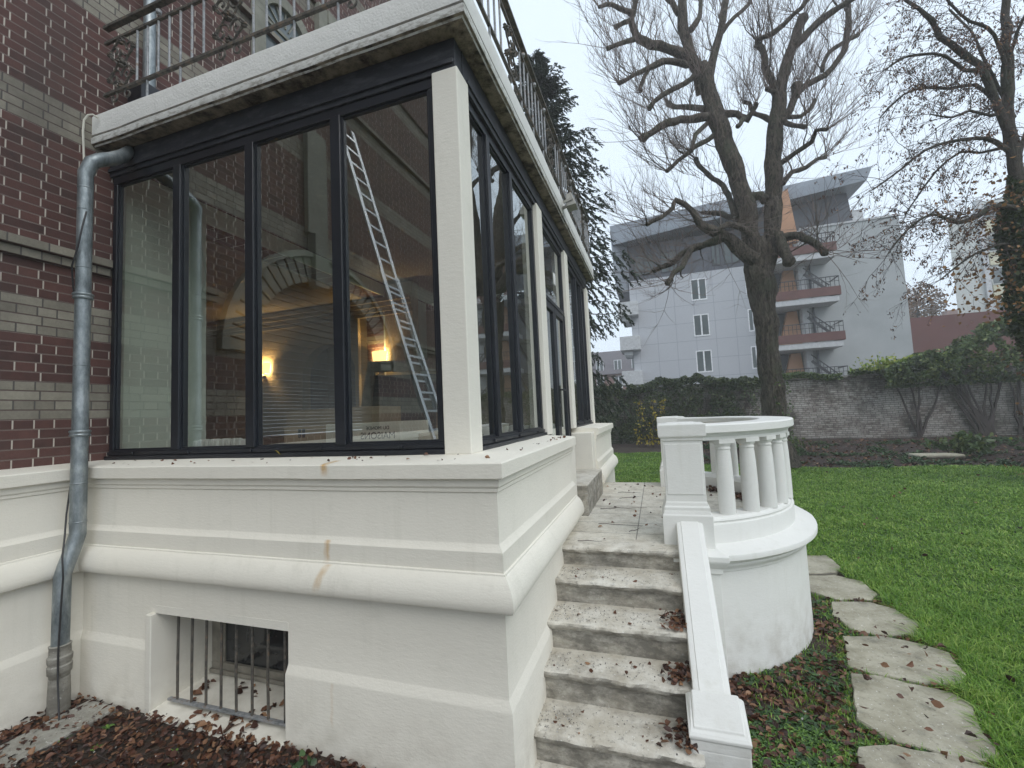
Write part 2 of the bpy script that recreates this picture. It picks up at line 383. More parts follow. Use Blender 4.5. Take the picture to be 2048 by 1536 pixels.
    def build(s, name, mat, parent=None, bevel=0, smooth=False, seg=2, sub=0, angle=35):
        off = rootloc(parent); me = bpy.data.meshes.new(name)
        me.from_pydata([(a-off.x, b-off.y, c-off.z) for a, b, c in s.v], [], s.f)
        bm = bmesh.new(); bm.from_mesh(me); bmesh.ops.recalc_face_normals(bm, faces=bm.faces); bm.to_mesh(me); bm.free()
        me.materials.append(MAT[mat] if isinstance(mat, str) else mat)
        o = bpy.data.objects.new(name, me); C.objects.link(o); o.parent = parent
        if smooth:
            me.shade_smooth()
            try: me.set_sharp_from_angle(angle=R(angle))
            except Exception: pass
        if bevel:
            bv = o.modifiers.new('bevel', 'BEVEL'); bv.width = bevel; bv.segments = seg; bv.limit_method = 'ANGLE'; bv.angle_limit = R(35)
            bv.harden_normals = False
        return o
def densc(path, step, c0=False, c1=False, gap=.4):
    """like dens, but leaves the stretch next to a mitred corner free (c0/c1: the ends are mitred too)"""
    out = []; n_ = len(path)
    for i in range(n_-1):
        a, b = path[i], path[i+1]; L = math.dist(a, b); g0 = gap if (i > 0 or c0) else 0; g1 = gap if (i < n_-2 or c1) else 0
        out.append(tuple(a)); m = max(1, int((L-g0-g1)/step))
        for t in range(0 if g0 else 1, m+(1 if g1 else 0)):
            u = (g0+(L-g0-g1)*t/m)/L; out.append((a[0]+(b[0]-a[0])*u, a[1]+(b[1]-a[1])*u))
    return out+[tuple(path[-1])]
def dens(path, step):
    out = []
    for a, b in zip(path[:-1], path[1:]):
        L = math.dist(a, b); n = max(1, int(L/step))
        out += [tuple(a[i]+(b[i]-a[i])*t/n for i in range(len(a))) for t in range(n)]
    return out+[path[-1]]
def npmesh(name, verts, faces, mat, parent=None, kind=None):
    """verts Nx3, faces MxK (same K)"""
    verts = np.asarray(verts, np.float32).copy(); faces = np.asarray(faces, np.int32); K = faces.shape[1]
    off = rootloc(parent); verts -= np.array(off, np.float32)
    me = bpy.data.meshes.new(name); me.vertices.add(len(verts)); me.vertices.foreach_set('co', verts.ravel())
    me.loops.add(faces.size); me.loops.foreach_set('vertex_index', faces.ravel())
    me.polygons.add(len(faces)); me.polygons.foreach_set('loop_start', np.arange(0, faces.size, K, dtype=np.int32))
    me.polygons.foreach_set('loop_total', np.full(len(faces), K, np.int32)); me.update(calc_edges=True)
    me.materials.append(MAT[mat]); o = bpy.data.objects.new(name, me); C.objects.link(o); o.parent = parent
    if kind: o['kind'] = kind
    return o
def leaf_arrays(P, size, flatness=0.0, aspect=.7, droop=None, fold=.25):
    """one folded leaf (2 quads sharing the midrib -> 6 verts) per point"""
    n = len(P); P = np.asarray(P); size = np.broadcast_to(size, (n,)) if np.ndim(size) == 0 else np.asarray(size)
    a = rng.normal(size=(n, 3)); a[:, 2] *= (1-flatness)
    if droop is not None: a += np.array(droop)
    a /= np.linalg.norm(a, axis=1)[:, None]
    b = rng.normal(size=(n, 3)); b[:, 2] *= (1-flatness); c = np.cross(a, b); c /= np.linalg.norm(c, axis=1)[:, None]; b = np.cross(c, a)
    s = size[:, None]
    base = P-a*s*.5; tip = P+a*s*.5; up = c*s*fold*rng.uniform(-.3, 1, (n, 1))
    mid = P+up*0
    l1 = P-a*s*.18+b*s*aspect*.42+up; l2 = P+a*s*.15+b*s*aspect*.40+up; r1 = P-a*s*.18-b*s*aspect*.42+up; r2 = P+a*s*.15-b*s*aspect*.40+up
    V = np.stack([base, l1, l2, tip, r2, r1], 1).reshape(-1, 3)
    i = np.arange(n)[:, None]*6
    F = np.concatenate([i+np.array([0, 1, 2, 3]), i+np.array([0, 3, 4, 5])])
    return V, F
def leaves(name, P, size, mat, parent=None, kind=None, **k):
    V, F = leaf_arrays(P, size, **k); return npmesh(name, V, F, mat, parent, kind)
# ------------------------------------------------------------------ ground
def smooth(a, b, x):
    t = max(0, min(1, (x-a)/(b-a))); return t*t*(3-2*t)
def gh(x, y):
    z = .17*smooth(-.75, -1.7, x)*smooth(9, 5, y)
    z += .28*smooth(16.5, 23, y)
    z += mnoise.noise(Vector((x*.35, y*.35, 0)))*.05*smooth(3, 9, math.hypot(x-1, y-3))
    z += mnoise.noise(Vector((x*2.1, y*2.1, 3)))*.012
    return z
def sheet(name, xs, ys, off, mat, inside=None, kind='structure'):
    V = [(x, y, gh(x, y)+off) for y in ys for x in xs]; nx = len(xs)
    F = []
    for j in range(len(ys)-1):
        for i in range(nx-1):
            cx, cy = (xs[i]+xs[i+1])/2, (ys[j]+ys[j+1])/2
            if inside is None or inside(cx, cy): F.append((j*nx+i, j*nx+i+1, (j+1)*nx+i+1, (j+1)*nx+i))
    o = npmesh(name, V, F, mat, None, kind); o.data.shade_smooth(); return o
def rng_(a, b, s): return list(np.arange(a, b+s*.5, s))
gx = [-130, -60, -30]+rng_(-16, 16, .4)+[20, 30, 45, 70, 130]
gy = [-60, -40, -20]+rng_(-10, 28, .4)+[32, 40, 50, 70, 100, 160]
sheet('ground', gx, gy, 0, 'soil')
def lawn_edge(y):       # left border of the lawn
    if y > 7.6: return -6
    pts = [(-4, 1.05), (2.0, 1.35), (3.2, 1.62), (4.5, 1.95), (5.5, 2.1), (6.5, 1.95), (7.6, 1.4)]
    for (a, b), (c, d) in zip(pts[:-1], pts[1:]):
        if y <= c: return b+(d-b)*(y-a)/(c-a)
    return 1.4
def bed_edge(x):        # where the lawn meets the bark bed
    return 16.6+.5*math.sin(x*.9)-.14*max(0, x-3)**1.1 if x > 1.2 else 21.6-.25*math.sin(x*1.4)
def on_lawn(x, y): return x > lawn_edge(y)+.03*math.sin(y*9) and y < bed_edge(x) and not (x < -.6 and y < 9.5)
lx = rng_(-8, 22, .2); ly = rng_(-4, 20, .2)
sheet('lawn', lx, ly, .006, 'turf', on_lawn)
sheet('mulch_bed', rng_(-10, 22, .25), rng_(12, 25, .25), .006, 'mulch', lambda x, y: y > bed_edge(x)-.15)

# ------------------------------------------------------------------ profiles of the plastered base
PROF = [(-.35, -.4), (.026, -.4), (.026, .58), (.024, .59), (.002, .632), (0, .64), (0, .83), (0, 1.082), (.048, 1.080), (.062, 1.088), (.070, 1.105), (.0715, 1.13), (.068, 1.16),
        (.058, 1.19), (.044, 1.218), (.028, 1.24), (.012, 1.253), (.010, 1.262), (0, 1.266), (0, 1.368), (-.005, 1.376), (-.024, 1.402), (-.026, 1.41), (-.026, 1.676),
        (-.018, 1.682), (-.017, 1.70), (-.008, 1.712), (-.006, 1.748), (.018, 1.754), (.023, 1.759), (.023, 1.835), (.017, 1.842), (0, 1.846), (-.30, 1.866), (-.35, 1.866)]
UP = [(-.35, .83)]+[q for q in PROF if q[1] >= .83 and q[0] > -.35]+[(-.35, 1.866)]
LO = [(-.35, -.4)]+[q for q in PROF if q[1] <= .83 and q[0] > -.35]+[(-.35, .83)]
XW, YW, XH = -.81, 2.2, -4.18       # veranda corner and concave corner with the house base
G = 2.464                            # front plane of the posts on the left face
XG = -1.078                          # front plane of the posts on the garden face

# ------------------------------------------------------------------ veranda
ver = empty('veranda', (-2.6, 5.3, 0), 'flat-roofed glazed veranda on a cream moulded base, with black frames and cream posts', 'veranda')
def wobble(path, s=.12): return dens(path, s)
mb = MB(); mb.sweep(densc([(XH, YW), (XW, YW), (XW, 4.40)], .12, True), UP, m0=(1, -1), wob=.0035)
mb.build('base_wall', 'plaster', ver, smooth=True, angle=28)
BX0, BX1 = -3.40, -2.235
mb = MB(); mb.sweep(densc([(XH, YW), (BX0, YW)], .12, True), LO, m0=(1, -1), wob=.0035); mb.build('plinth', 'plaster', ver, smooth=True, angle=28); mb = MB()
mb.sweep(densc([(BX1, YW), (XW, YW), (XW, 4.40)], .12), LO, wob=.0035)
mb.build('plinth', 'plaster', ver, smooth=True, angle=28)
mb = MB(); mb.sweep(densc([(XW, 6.24), (XW, 8.44), (-4.49, 8.44)], .2), PROF, wob=.0035)
mb.build('base_wall', 'plaster', ver, smooth=True, angle=28)
# door recess: cheeks and stone threshold
mb = MB(); mb.box(-1.16, -.845, 4.398, 4.66, .9, 1.80); mb.box(-1.16, -.845, 5.98, 6.242, .9, 1.80); mb.box(-1.3, -.86, 4.3, 6.3, .2, .985)
mb.build('door_cheek', 'plaster', ver, bevel=.01)
mb = MB(); mb.box(-1.3, -.74, 4.664, 5.976, .99, 1.315); mb.build('threshold', 'limestone', ver, bevel=.012)
# posts
def post(x0, x1, y0, y1, top=4.36):
    b = MB(); b.box(x0, x1, y0, y1, 1.862, top); return b.build('post', 'plaster_column', ver, bevel=.008, seg=3)
post(-1.262, XG, G, G+.185); post(XG-.19, XG, 4.46, 4.68); post(XG-.19, XG, 5.96, 6.18); post(XG-.19, XG, 7.98, 8.18)
# frames
def window(pts, zb, zt, mull, axis, at, depth=.055, fw=.05, mw=.065, head=.07, foot=.075, sill=True, mulls=None):
    """a row of panes. axis 'x': runs along x at y=at (outside towards -y); axis 'y': runs along y at x=at (outside +x)"""
    a, b_ = pts
    def bx(m, u0, u1, d0, d1, z0, z1):
        if axis == 'x': m.box(u0, u1, at+d0, at+d1, z0, z1)
        else: m.box(at-d1, at-d0, u0, u1, z0, z1)
    f = MB()
    bx(f, a, b_, 0, depth, zb, zb+foot); bx(f, a, b_, 0, depth, zt-head, zt)
    bx(f, a, a+fw, .002, depth-.002, zb+foot, zt-head); bx(f, b_-fw, b_, .002, depth-.002, zb+foot, zt-head)
    for m_ in mull: bx(f, m_-mw/2, m_+mw/2, -.012, depth+.012, zb+foot-.003, zt-head+.003)
    if sill:
        bx(f, a, b_, -.035, -.002, zb-.002, zb+.03); bx(f, a, b_, -.014, -.001, zb+.034, zb+foot-.012)
        n = int((b_-a)/.55)
        for i in range(n):
            u = a+(i+.5)*(b_-a)/n; bx(f, u-.016, u+.016, -.026, -.0145, zb+.04, zb+.062)
    fo = f.build('window_frame', 'anthracite', ver, bevel=.003, seg=1)
    ed = [a+fw]+sum([[m_-mw/2, m_+mw/2] for m_ in mull], [])+[b_-fw]
    for i in range(0, len(ed), 2):
        # glazing bead and sheet
        g = MB(); u0, u1 = ed[i], ed[i+1]; z0, z1 = zb+foot, zt-head; d = depth*.5
        for q in ((u0, u0+.014, z0, z1), (u1-.014, u1, z0, z1), (u0+.014, u1-.014, z0, z0+.014), (u0+.014, u1-.014, z1-.014, z1)):
            bx(g, q[0], q[1], d-.012, d+.012, q[2], q[3])
        g.build('bead', 'anthracite', fo)
        g = MB()
        if axis == 'x': g.add([(u0, at+d, z0), (u1, at+d, z0), (u1, at+d, z1), (u0, at+d, z1)], [(0, 1, 2, 3)])
        else: g.add([(at-d, u0, z0), (at-d, u1, z0), (at-d, u1, z1), (at-d, u0, z1)], [(0, 1, 2, 3)])
        g.build('pane', 'glass', fo)
    return fo
window((-4.46, -1.264), 1.866, 4.36, [-3.655, -2.87, -2.06], 'x', 2.50, mw=.085)
window((2.652, 4.458), 1.862, 4.34, [3.09, 3.66], 'y', XG-.045)
window((6.182, 7.978), 1.862, 4.34, [7.03, 7.55], 'y', XG-.045)
# door: frame, transom light and two leaves
window((4.682, 5.958), 3.42, 4.34, [], 'y', XG-.045, sill=False, foot=.05)
mb = MB(); mb.box(XG-.10, XG-.04, 4.682, 4.73, 1.318, 3.418); mb.build('door_frame', 'anthracite', ver, bevel=.003); mb = MB(); mb.box(XG-.10, XG-.04, 5.91, 5.958, 1.318, 3.418); mb.build('door_frame', 'anthracite', ver, bevel=.003)
for y0, y1, hy in ((4.735, 5.317, None), (5.323, 5.905, 5.36)):
    d = MB()
    d.box(XG-.098, XG-.05, y0, y1, 1.33, 1.46); d.box(XG-.098, XG-.05, y0, y1, 3.33, 3.412); d.box(XG-.098, XG-.05, y0, y0+.075, 1.46, 3.33); d.box(XG-.098, XG-.05, y1-.075, y1, 1.46, 3.33)
    do = d.build('door_leaf', 'anthracite', ver, bevel=.003)
    g = MB(); g.add([(XG-.074, y0+.075, 1.46), (XG-.074, y1-.075, 1.46), (XG-.074, y1-.075, 3.33), (XG-.074, y0+.075, 3.33)], [(0, 1, 2, 3)]); g.build('pane', 'glass', do)
    if hy:
        g = MB(); g.box(XG-.049, XG-.040, hy-.015, hy+.015, 2.20, 2.42); g.tube([(XG-.045, hy, 2.37), (XG, hy, 2.37), (XG+.005, hy+.015, 2.37), (XG+.005, hy+.13, 2.37)], .011, 8); g.build('handle', 'black_cable', do)
g = MB(); g.box(XG-.068, XG-.066, 5.45, 5.57, 3.75, 3.9); g.build('sticker', 'white_metal', ver)
# dark beam between windows and slab
mb = MB(); mb.box(-4.488, XG-.022, G+.022, 2.60, 4.362, 4.577); mb.box(-1.22, XG-.018, 2.602, 8.16, 4.342, 4.577)
mb.box(-4.488, XG-.03, G+.006, G+.0215, 4.40, 4.43); mb.box(XG-.0175, XG-.004, 2.66, 8.16, 4.385, 4.41)
mb.build('beam', 'beam_paint', ver, bevel=.004)
# roof slab
SL = [(-.6, 4.58), (-.30, 4.582), (-.05, 4.578), (-.022, 4.573), (-.014, 4.584), (.002, 4.590), (.006, 4.600), (.006, 4.640), (-.006, 4.650), (-.010, 4.662), (0, 4.670), (0, 4.835), (-.006, 4.850), (-.014, 4.855), (-.6, 4.87)]
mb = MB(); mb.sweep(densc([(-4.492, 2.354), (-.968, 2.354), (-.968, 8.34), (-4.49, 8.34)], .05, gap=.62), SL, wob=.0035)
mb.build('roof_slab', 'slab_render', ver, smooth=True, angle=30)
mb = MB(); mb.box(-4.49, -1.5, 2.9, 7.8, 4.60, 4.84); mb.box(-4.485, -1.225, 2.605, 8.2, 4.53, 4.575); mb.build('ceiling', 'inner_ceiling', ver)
mb = MB(); mb.box(-4.49, -1.17, 2.56, 8.1, 1.20, 1.33); mb.build('floor', 'wood_floor', ver)
# inner lining of the base
mb = MB(); mb.box(-4.488, -1.221, 2.56, 2.62, 1.33, 1.862); mb.build('inner_lining', 'inner_paint', ver); mb = MB(); mb.box(-1.22, -1.163, 2.62, 4.6, 1.33, 1.86); mb.build('inner_lining', 'inner_paint', ver); mb = MB(); mb.box(-1.22, -1.163, 6.1, 8.1, 1.33, 1.86); mb.build('inner_lining', 'inner_paint', ver)
# far (hidden) side wall
mb = MB(); mb.box(-4.48, -1.27, 8.1, 8.16, 1.86, 4.34); mb.build('end_wall', 'inner_paint', ver)
# basement window
BYW = 2.60
bw = MB(); bw.box(BX0-.05, BX0+.004, 2.165, 3.0, -.2, .827); bw.build('window_reveal', 'plaster_column', ver, bevel=.006)
bw = MB(); bw.box(BX1-.004, BX1+.05, 2.24, 3.0, -.2, .827); bw.build('window_reveal', 'plaster_column', ver, bevel=.006)
bw = MB(); bw.box(BX0, BX1, 2.20, 3.0, .827, .88); bw.build('lintel', 'plaster_column', ver)
bw = MB(); n = 24
for i in range(n+1):
    x = BX0+(BX1-BX0)*i/n; q = mnoise.noise(Vector((x*6, 1, 0)))*.012
    bw.v += [(x, 2.115+q, -.1), (x, 2.12+q, .15+q*.5), (x, 2.14+q, .185+q*.5), (x, 2.18, .198), (x, 3.0, .225), (x, 3.0, -.1)]
for i in range(n):
    for j in range(6): c0 = i*6+j; c1 = i*6+(j+1) % 6; bw.f.append((c0, c0+6, c1+6, c1))
bw.f.append(tuple(range(6))); bw.f.append(tuple(n*6+j for j in range(6))[::-1]); bw.build('window_sill', 'plaster_column', ver, smooth=True, angle=50)
f = MB(); z0 = .222
f.box(BX0+.006, BX1-.006, BYW, BYW+.06, z0, z0+.075); f.box(BX0+.006, BX1-.006, BYW-.02, BYW-.001, z0, z0+.03); f.box(BX0+.006, BX1-.006, BYW, BYW+.06, .78, .826); f.box(BX0+.006, BX0+.11, BYW+.002, BYW+.058, z0+.075, .78)
f.box(BX0+.111, BX0+.125, BYW+.012, BYW+.05, z0+.075, .78); f.box(BX1-.05, BX1-.006, BYW+.002, BYW+.058, z0+.075, .78); f.box(BX0+.60, BX0+.66, BYW+.034, BYW+.056, z0+.075, .78)
fo = f.build('basement_window', 'old_wood', ver, bevel=.004)
g = MB(); g.box(BX0+.125, BX1-.05, BYW+.026, BYW+.032, z0+.07, .785); g.build('pane', 'dark_glass', fo)
for i in range(8):
    x = -3.262+i*.1345
    g = MB(); g.tube([(x, 2.26, .84), (x+.004*math.sin(i*3), 2.255, .5), (x+.006, 2.25, .24)], .0085, 8); g.build('window_bar', 'rusty_iron', ver, smooth=True)
g = MB(); g.box(-3.335, BX1-.001, 2.236, 2.264, .232, .248); g.build('bar_rail', 'grey_iron', ver, bevel=.003)

# ------------------------------------------------------------------ brick house
house = empty('brick_house', (-4.7, 0, 0), 'tall dark red and grey banded brick house wall with a cream base, behind the veranda', 'house')
HX = -4.49
def wallbox(y0, y1, z0, z1, m='brick', nm='wall'): 
    b = MB(); b.box(HX-.35, HX, y0, y1, z0, z1); return b.build(nm, m, house)
AY, AR, AZS, AZR = -.1, 1.25, 2.95, 1.15     # arched window of the house: centre, half width, springing, rise
wallbox(-16, AY-AR, 1.8, 14); wallbox(AY-AR, AY+AR, 4.3, 14); wallbox(AY-AR, AY+AR, 1.8, 1.95)
wallbox(AY+AR, 3.35, 1.8, 14); wallbox(3.35, 6.6, 4.3, 6.0); wallbox(6.6, 13, .0, 14); 
wallbox(3.35, 5.2, 6.0, 14); wallbox(5.2, 6.6, 8.2, 14)
b = MB()
for i in range(24):
    t0, t1 = math.pi*i/24, math.pi*(i+1)/24
    y0, y1 = AY-AR*math.cos(t0), AY-AR*math.cos(t1); z0, z1 = AZS+AZR*math.sin(t0), AZS+AZR*math.sin(t1)
    b.hexa([(HX-.35, y0, z0), (HX, y0, z0), (HX, y1, z1), (HX-.35, y1, z1)], [(HX-.35, y0, 4.3), (HX, y0, 4.3), (HX, y1, 4.3), (HX-.35, y1, 4.3)])
b.build('arch_wall', 'brick', house)
b = MB()
for i in range(30):
    t0, t1 = math.pi*(i+.08)/30, math.pi*(i+.92)/30
    q = lambda r, t, x: (x, AY-(AR+r)*math.cos(t), AZS+(AZR+r)*math.sin(t))
    b.hexa([q(0, t0, HX+.001), q(0, t0, HX+.06), q(0, t1, HX+.06), q(0, t1, HX+.001)], [q(.34, t0, HX+.001), q(.34, t0, HX+.06), q(.34, t1, HX+.06), q(.34, t1, HX+.001)])
b.build('arch_stones', 'stone_trim', house, bevel=.006)
b = MB()
for i in range(30):
    t0, t1 = math.pi*i/30, math.pi*(i+1)/30
    b.hexa([q(.34, t0, HX+.001), q(.34, t0, HX+.10), q(.34, t1, HX+.10), q(.34, t1, HX+.001)], [q(.42, t0, HX+.001), q(.42, t0, HX+.09), q(.42, t1, HX+.09), q(.42, t1, HX+.001)])
b.build('hood_mould', 'stone_trim', house)
b = MB(); b.box(HX+.001, HX+.14, .10-.13, .10+.13, 4.0, 4.75); b.box(HX+.001, HX+.08, .10-.19, .10+.19, 4.75, 6.3); b.build('keystone', 'stone_trim', house, bevel=.01)
b = MB()
for i in range(46):
    z = 1.97+i*.048; b.box(HX-.16, HX-.145+.012*(i % 2), AY-AR+.03, AY+AR-.03, z, z+.044)
b.build('roller_shutter', 'shutter', house)
def course(y0, y1, z0, z1, e=.05, m='brick', nm='string_course'):
    b = MB(); b.box(HX+.001, HX+e, y0, y1, z0, z1); return b.build(nm, m, house, bevel=.006)
zc = lambda i: 1.857+.0726*i
for a_, b_ in ((-16, AY-AR-.43), (AY+AR+.43, 2.49), ):
    course(a_, b_, zc(22), zc(23)-.003, .035); course(a_, b_, zc(23), zc(24), .065)
course(-16, 13, zc(73), zc(74), .07); course(-16, 13, zc(90), zc(91), .05)
# house base, same mouldings
mb = MB(); mb.sweep(densc([(XH, -9), (XH, YW)], .2, False, True), PROF, m1=(1, -1), wob=.0035); mb.build('base_wall', 'plaster', house, smooth=True, angle=28)
mb = MB(); mb.box(HX-.3, XH-.3, -9, 2.2, 1.7, 1.862); mb.build('base_top', 'plaster', house)
# room behind: ceiling, back wall with dark arched doorway, left wall, lintel
mb = MB(); mb.box(-10, HX-.35, 3.0, 7.0, 4.28, 4.4); mb.build('room_ceiling', 'inner_paint', house)
mb = MB(); mb.box(-10, HX-.35, 3.0, 7.0, 1.2, 1.33); mb.build('room_floor', 'wood_floor', house)
mb = MB(); mb.box(-10, -6.3, 6.6, 6.8, 1.33, 4.28); mb.box(-5.1, -3.9, 6.602, 6.8, 1.33, 4.5); mb.box(-6.3, -5.1, 6.6, 6.8, 3.55, 4.28)
for i in range(12):
    t0, t1 = math.pi*i/12, math.pi*(i+1)/12
    mb.hexa([(-5.7-.6*math.cos(t0), 6.6, 2.95+.6*math.sin(t0)), (-5.7-.6*math.cos(t0), 6.8, 2.95+.6*math.sin(t0)), (-5.7-.6*math.cos(t1), 6.8, 2.95+.6*math.sin(t1)), (-5.7-.6*math.cos(t1), 6.6, 2.95+.6*math.sin(t1))],
            [(-5.7-.6*math.cos(t0), 6.6, 3.55), (-5.7-.6*math.cos(t0), 6.8, 3.55), (-5.7-.6*math.cos(t1), 6.8, 3.55), (-5.7-.6*math.cos(t1), 6.6, 3.55)])
mb.build('room_wall', 'inner_paint', house)
mb = MB(); mb.box(-10.2, -10, 3.0, 7.0, 1.2, 4.4); mb.box(-10, HX-.35, 2.9, 3.0, 1.2, 4.4); mb.build('room_wall', 'inner_paint', house)
mb = MB(); mb.box(-6.4, -5.0, 7.4, 7.5, 1.2, 4.4); mb.box(-6.5, -6.4, 6.8, 7.5, 1.2, 4.4); mb.box(-5.0, -4.9, 6.8, 7.5, 1.2, 4.4); mb.box(-6.5, -4.9, 6.8, 7.5, 4.4, 4.45); mb.build('passage', 'shutter', house)
mb = MB()
for e, z in ((.10, 4.18), (.07, 4.10), (.04, 4.02), (.025, 3.95)):
    mb.box(-9.99, -3.9, 6.6-e, 6.599, z, z+.07 if z > 4 else z+.03)
    mb.box(-9.99, HX-.351, 3.001, 3.0+e, z, z+.07 if z > 4 else z+.03)
mb.box(-5.06, -4.98, 6.53, 6.599, 1.33, 3.95); mb.build('cornice', 'inner_paint', house)
mb = MB(); mb.box(HX+.001, HX+.03, 2.60, 3.35, 1.33, 4.5); mb.box(HX+.001, HX+.03, 6.6, 8.09, 1.33, 4.5); mb.box(HX+.001, HX+.03, 3.35, 6.6, 4.3, 4.5); mb.build('painted_lining', 'inner_green', house)
mb = MB(); mb.box(HX+.03, HX+.045, 2.98, 3.06, 2.36, 2.45); mb.build('socket', 'inner_green', house, bevel=.004)
# upper windows of the house
b = MB(); cy, cz = 4.45, 7.35
q = lambda r, t, x: (x, cy-r*math.cos(t), cz+r*math.sin(t))
for i in range(16):
    t0, t1 = math.pi*i/16, math.pi*(i+1)/16
    b.hexa([q(.36, t0, HX+.001), q(.36, t0, HX+.08), q(.36, t1, HX+.08), q(.36, t1, HX+.001)], [q(.52, t0, HX+.001), q(.52, t0, HX+.08), q(.52, t1, HX+.08), q(.52, t1, HX+.001)])
b.box(HX+.001, HX+.08, cy-.52, cy-.36, 6.2, cz); b.box(HX+.001, HX+.08, cy+.36, cy+.52, 6.2, cz); b.build('window_surround', 'stone_trim', house, bevel=.005)
b = MB(); b.box(HX+.002, HX+.02, cy-.36, cy+.36, 6.2, cz)
for i in range(16):
    t0, t1 = math.pi*i/16, math.pi*(i+1)/16
    b.add([(HX+.02, cy, cz), q(.36, t0, HX+.02), q(.36, t1, HX+.02)], [(0, 1, 2)])
wo_ = b.build('arched_window', 'far_glass', house)
b = MB()
for i in range(7):
    t = math.pi*(i+.5)/7; b.bar((HX+.03, cy-.12*math.cos(t), cz+.12*math.sin(t)), (HX+.03, cy-.35*math.cos(t), cz+.35*math.sin(t)), .018)
b.box(HX+.021, HX+.04, cy-.36, cy+.36, cz-.02, cz+.02); b.build('glazing_bar', 'stone_trim', wo_)
b = MB(); b.box(HX-.2, HX-.15, 5.2, 6.6, 6.0, 8.2); wo_ = b.build('window', 'dark_glass', house)
b = MB(); b.box(HX-.149, HX-.08, 5.2, 5.28, 6.0, 8.2); b.box(HX-.149, HX-.08, 6.52, 6.6, 6.0, 8.2); b.box(HX-.149, HX-.08, 5.86, 5.94, 6.0, 8.2); b.build('frame', 'white_metal', wo_)
b = MB(); b.box(HX+.001, HX+.10, 5.02, 5.2, 6.0, 8.4); b.box(HX+.001, HX+.10, 6.6, 6.78, 6.0, 8.4); b.box(HX+.001, HX+.12, 5.2, 6.6, 8.2, 8.42); b.build('window_surround', 'stone_trim', house, bevel=.008)

# ------------------------------------------------------------------ balcony railing
rail = empty('balcony_railing', (-2.7, 2.42, 4.86), 'rusty wrought-iron balcony railing with scroll panels on top of the veranda slab', 'railing')
RX = -1.02; RY = 2.42
RT, RM, RB = 5.70, 5.56, 5.07
path = [(-4.42, RY), (RX, RY), (RX, 8.25)]
def railbar(z, wd, hh, nm):
    b = MB()
    b.box(-4.46, RX+wd/2, RY-wd/2, RY+wd/2, z-hh/2, z+hh/2); b.box(RX-wd/2, RX+wd/2, RY+wd/2, 8.25, z-hh/2, z+hh/2)
    return b.build(nm, 'rusty_iron', rail, bevel=.004)
railbar(RT, .048, .028, 'top_rail'); railbar(RM, .024, .026, 'middle_rail'); railbar(RB, .026, .028, 'bottom_rail')
def scroll(P, ax, s, a0, turns=1.25, r0=.075, flip=1):
    out = []
    for i in range(15):
        t = i/14; r_ = r0*(1-.8*t); a = a0+flip*t*turns*2*math.pi
        out.append(Vector(P)+Vector(ax)*r_*math.cos(a)*s+Vector((0, 0, 1))*r_*math.sin(a)*s)
    return out
def ornament(c, ax):
    """scroll and flower panel, centre c on the rail line"""
    b = MB(); c = Vector(c); ax = Vector(ax); up = Vector((0, 0, 1)); nn = ax.cross(up)
    for sx in (-1, 1):
        for sz, zz in ((1, .12), (-1, -.12)):
            b.tube(scroll(c+ax*sx*.085+up*zz, ax*sx, 1, math.pi if sz > 0 else -math.pi, 1.2, .085, sz), .0085, 6)
        b.tube([c+ax*sx*.02-up*.24, c+ax*sx*.14-up*.12, c+ax*sx*.05, c+ax*sx*.15+up*.13, c+ax*sx*.02+up*.24], .009, 6)
        b.tube(scroll(c+ax*sx*.09-up*.30, ax*sx, 1, math.pi/2, 1, .055, 1), .008, 6)
    for p_, r_ in ((c, .036), (c+up*.20, .026), (c-up*.2, .028), (c+ax*.15+up*.12, .022), (c-ax*.15+up*.12, .022), (c+ax*.15-up*.12, .022), (c-ax*.15-up*.12, .022)):
        for k_ in range(5):
            a = k_*2*math.pi/5; q_ = p_+(ax*math.cos(a)+up*math.sin(a))*r_*.75
            b.tube([q_-nn*r_*.7, q_, q_+nn*r_*.7], [r_*.25, r_*.62, r_*.2], 6)
        b.tube([p_-nn*r_*1.1, p_, p_+nn*r_*1.1], [r_*.2, r_*.6, r_*.2], 6)
    return b.build('scroll_ornament', 'rusty_iron', rail, smooth=True)
def bars(p0, p1, n, pan):
    p0 = Vector(p0); p1 = Vector(p1); ax = (p1-p0).normalized()
    for i in range(n+1):
        t = i/n; p_ = p0+(p1-p0)*t
        if any(abs(t*(p1-p0).length-q_) < .19 for q_ in pan): continue
        z0 = 4.86 if i % 3 == 0 else RB
        b = MB(); b.tube([(p_.x, p_.y, z0-.01), (p_.x, p_.y, RM)], .0095, 7)
        if i % 3 == 1: b.lathe([(.004, -.03), (.022, -.012), (.022, .012), (.004, .03)], (p_.x, p_.y, (RT+RM)/2), 8)
        b.build('baluster', 'grey_iron', rail, smooth=True)
    for q_ in pan:
        c = p0+ax*q_; ornament((c.x, c.y, (RM+RB)/2), ax)
bars((-4.30, RY, 0), (RX-.15, RY, 0), 24, [.06, 1.32, 2.55])
bars((RX, RY+.14, 0), (RX, 8.2, 0), 40, [1.0, 2.5, 3.75, 5.0])
for x_, y_ in ((RX, RY), (RX, 5.6), (RX, 8.22)):
    b = MB(); b.box(x_-.018, x_+.018, y_-.018, y_+.018, 4.85, RT-.016); b.build('rail_post', 'rusty_iron', rail)

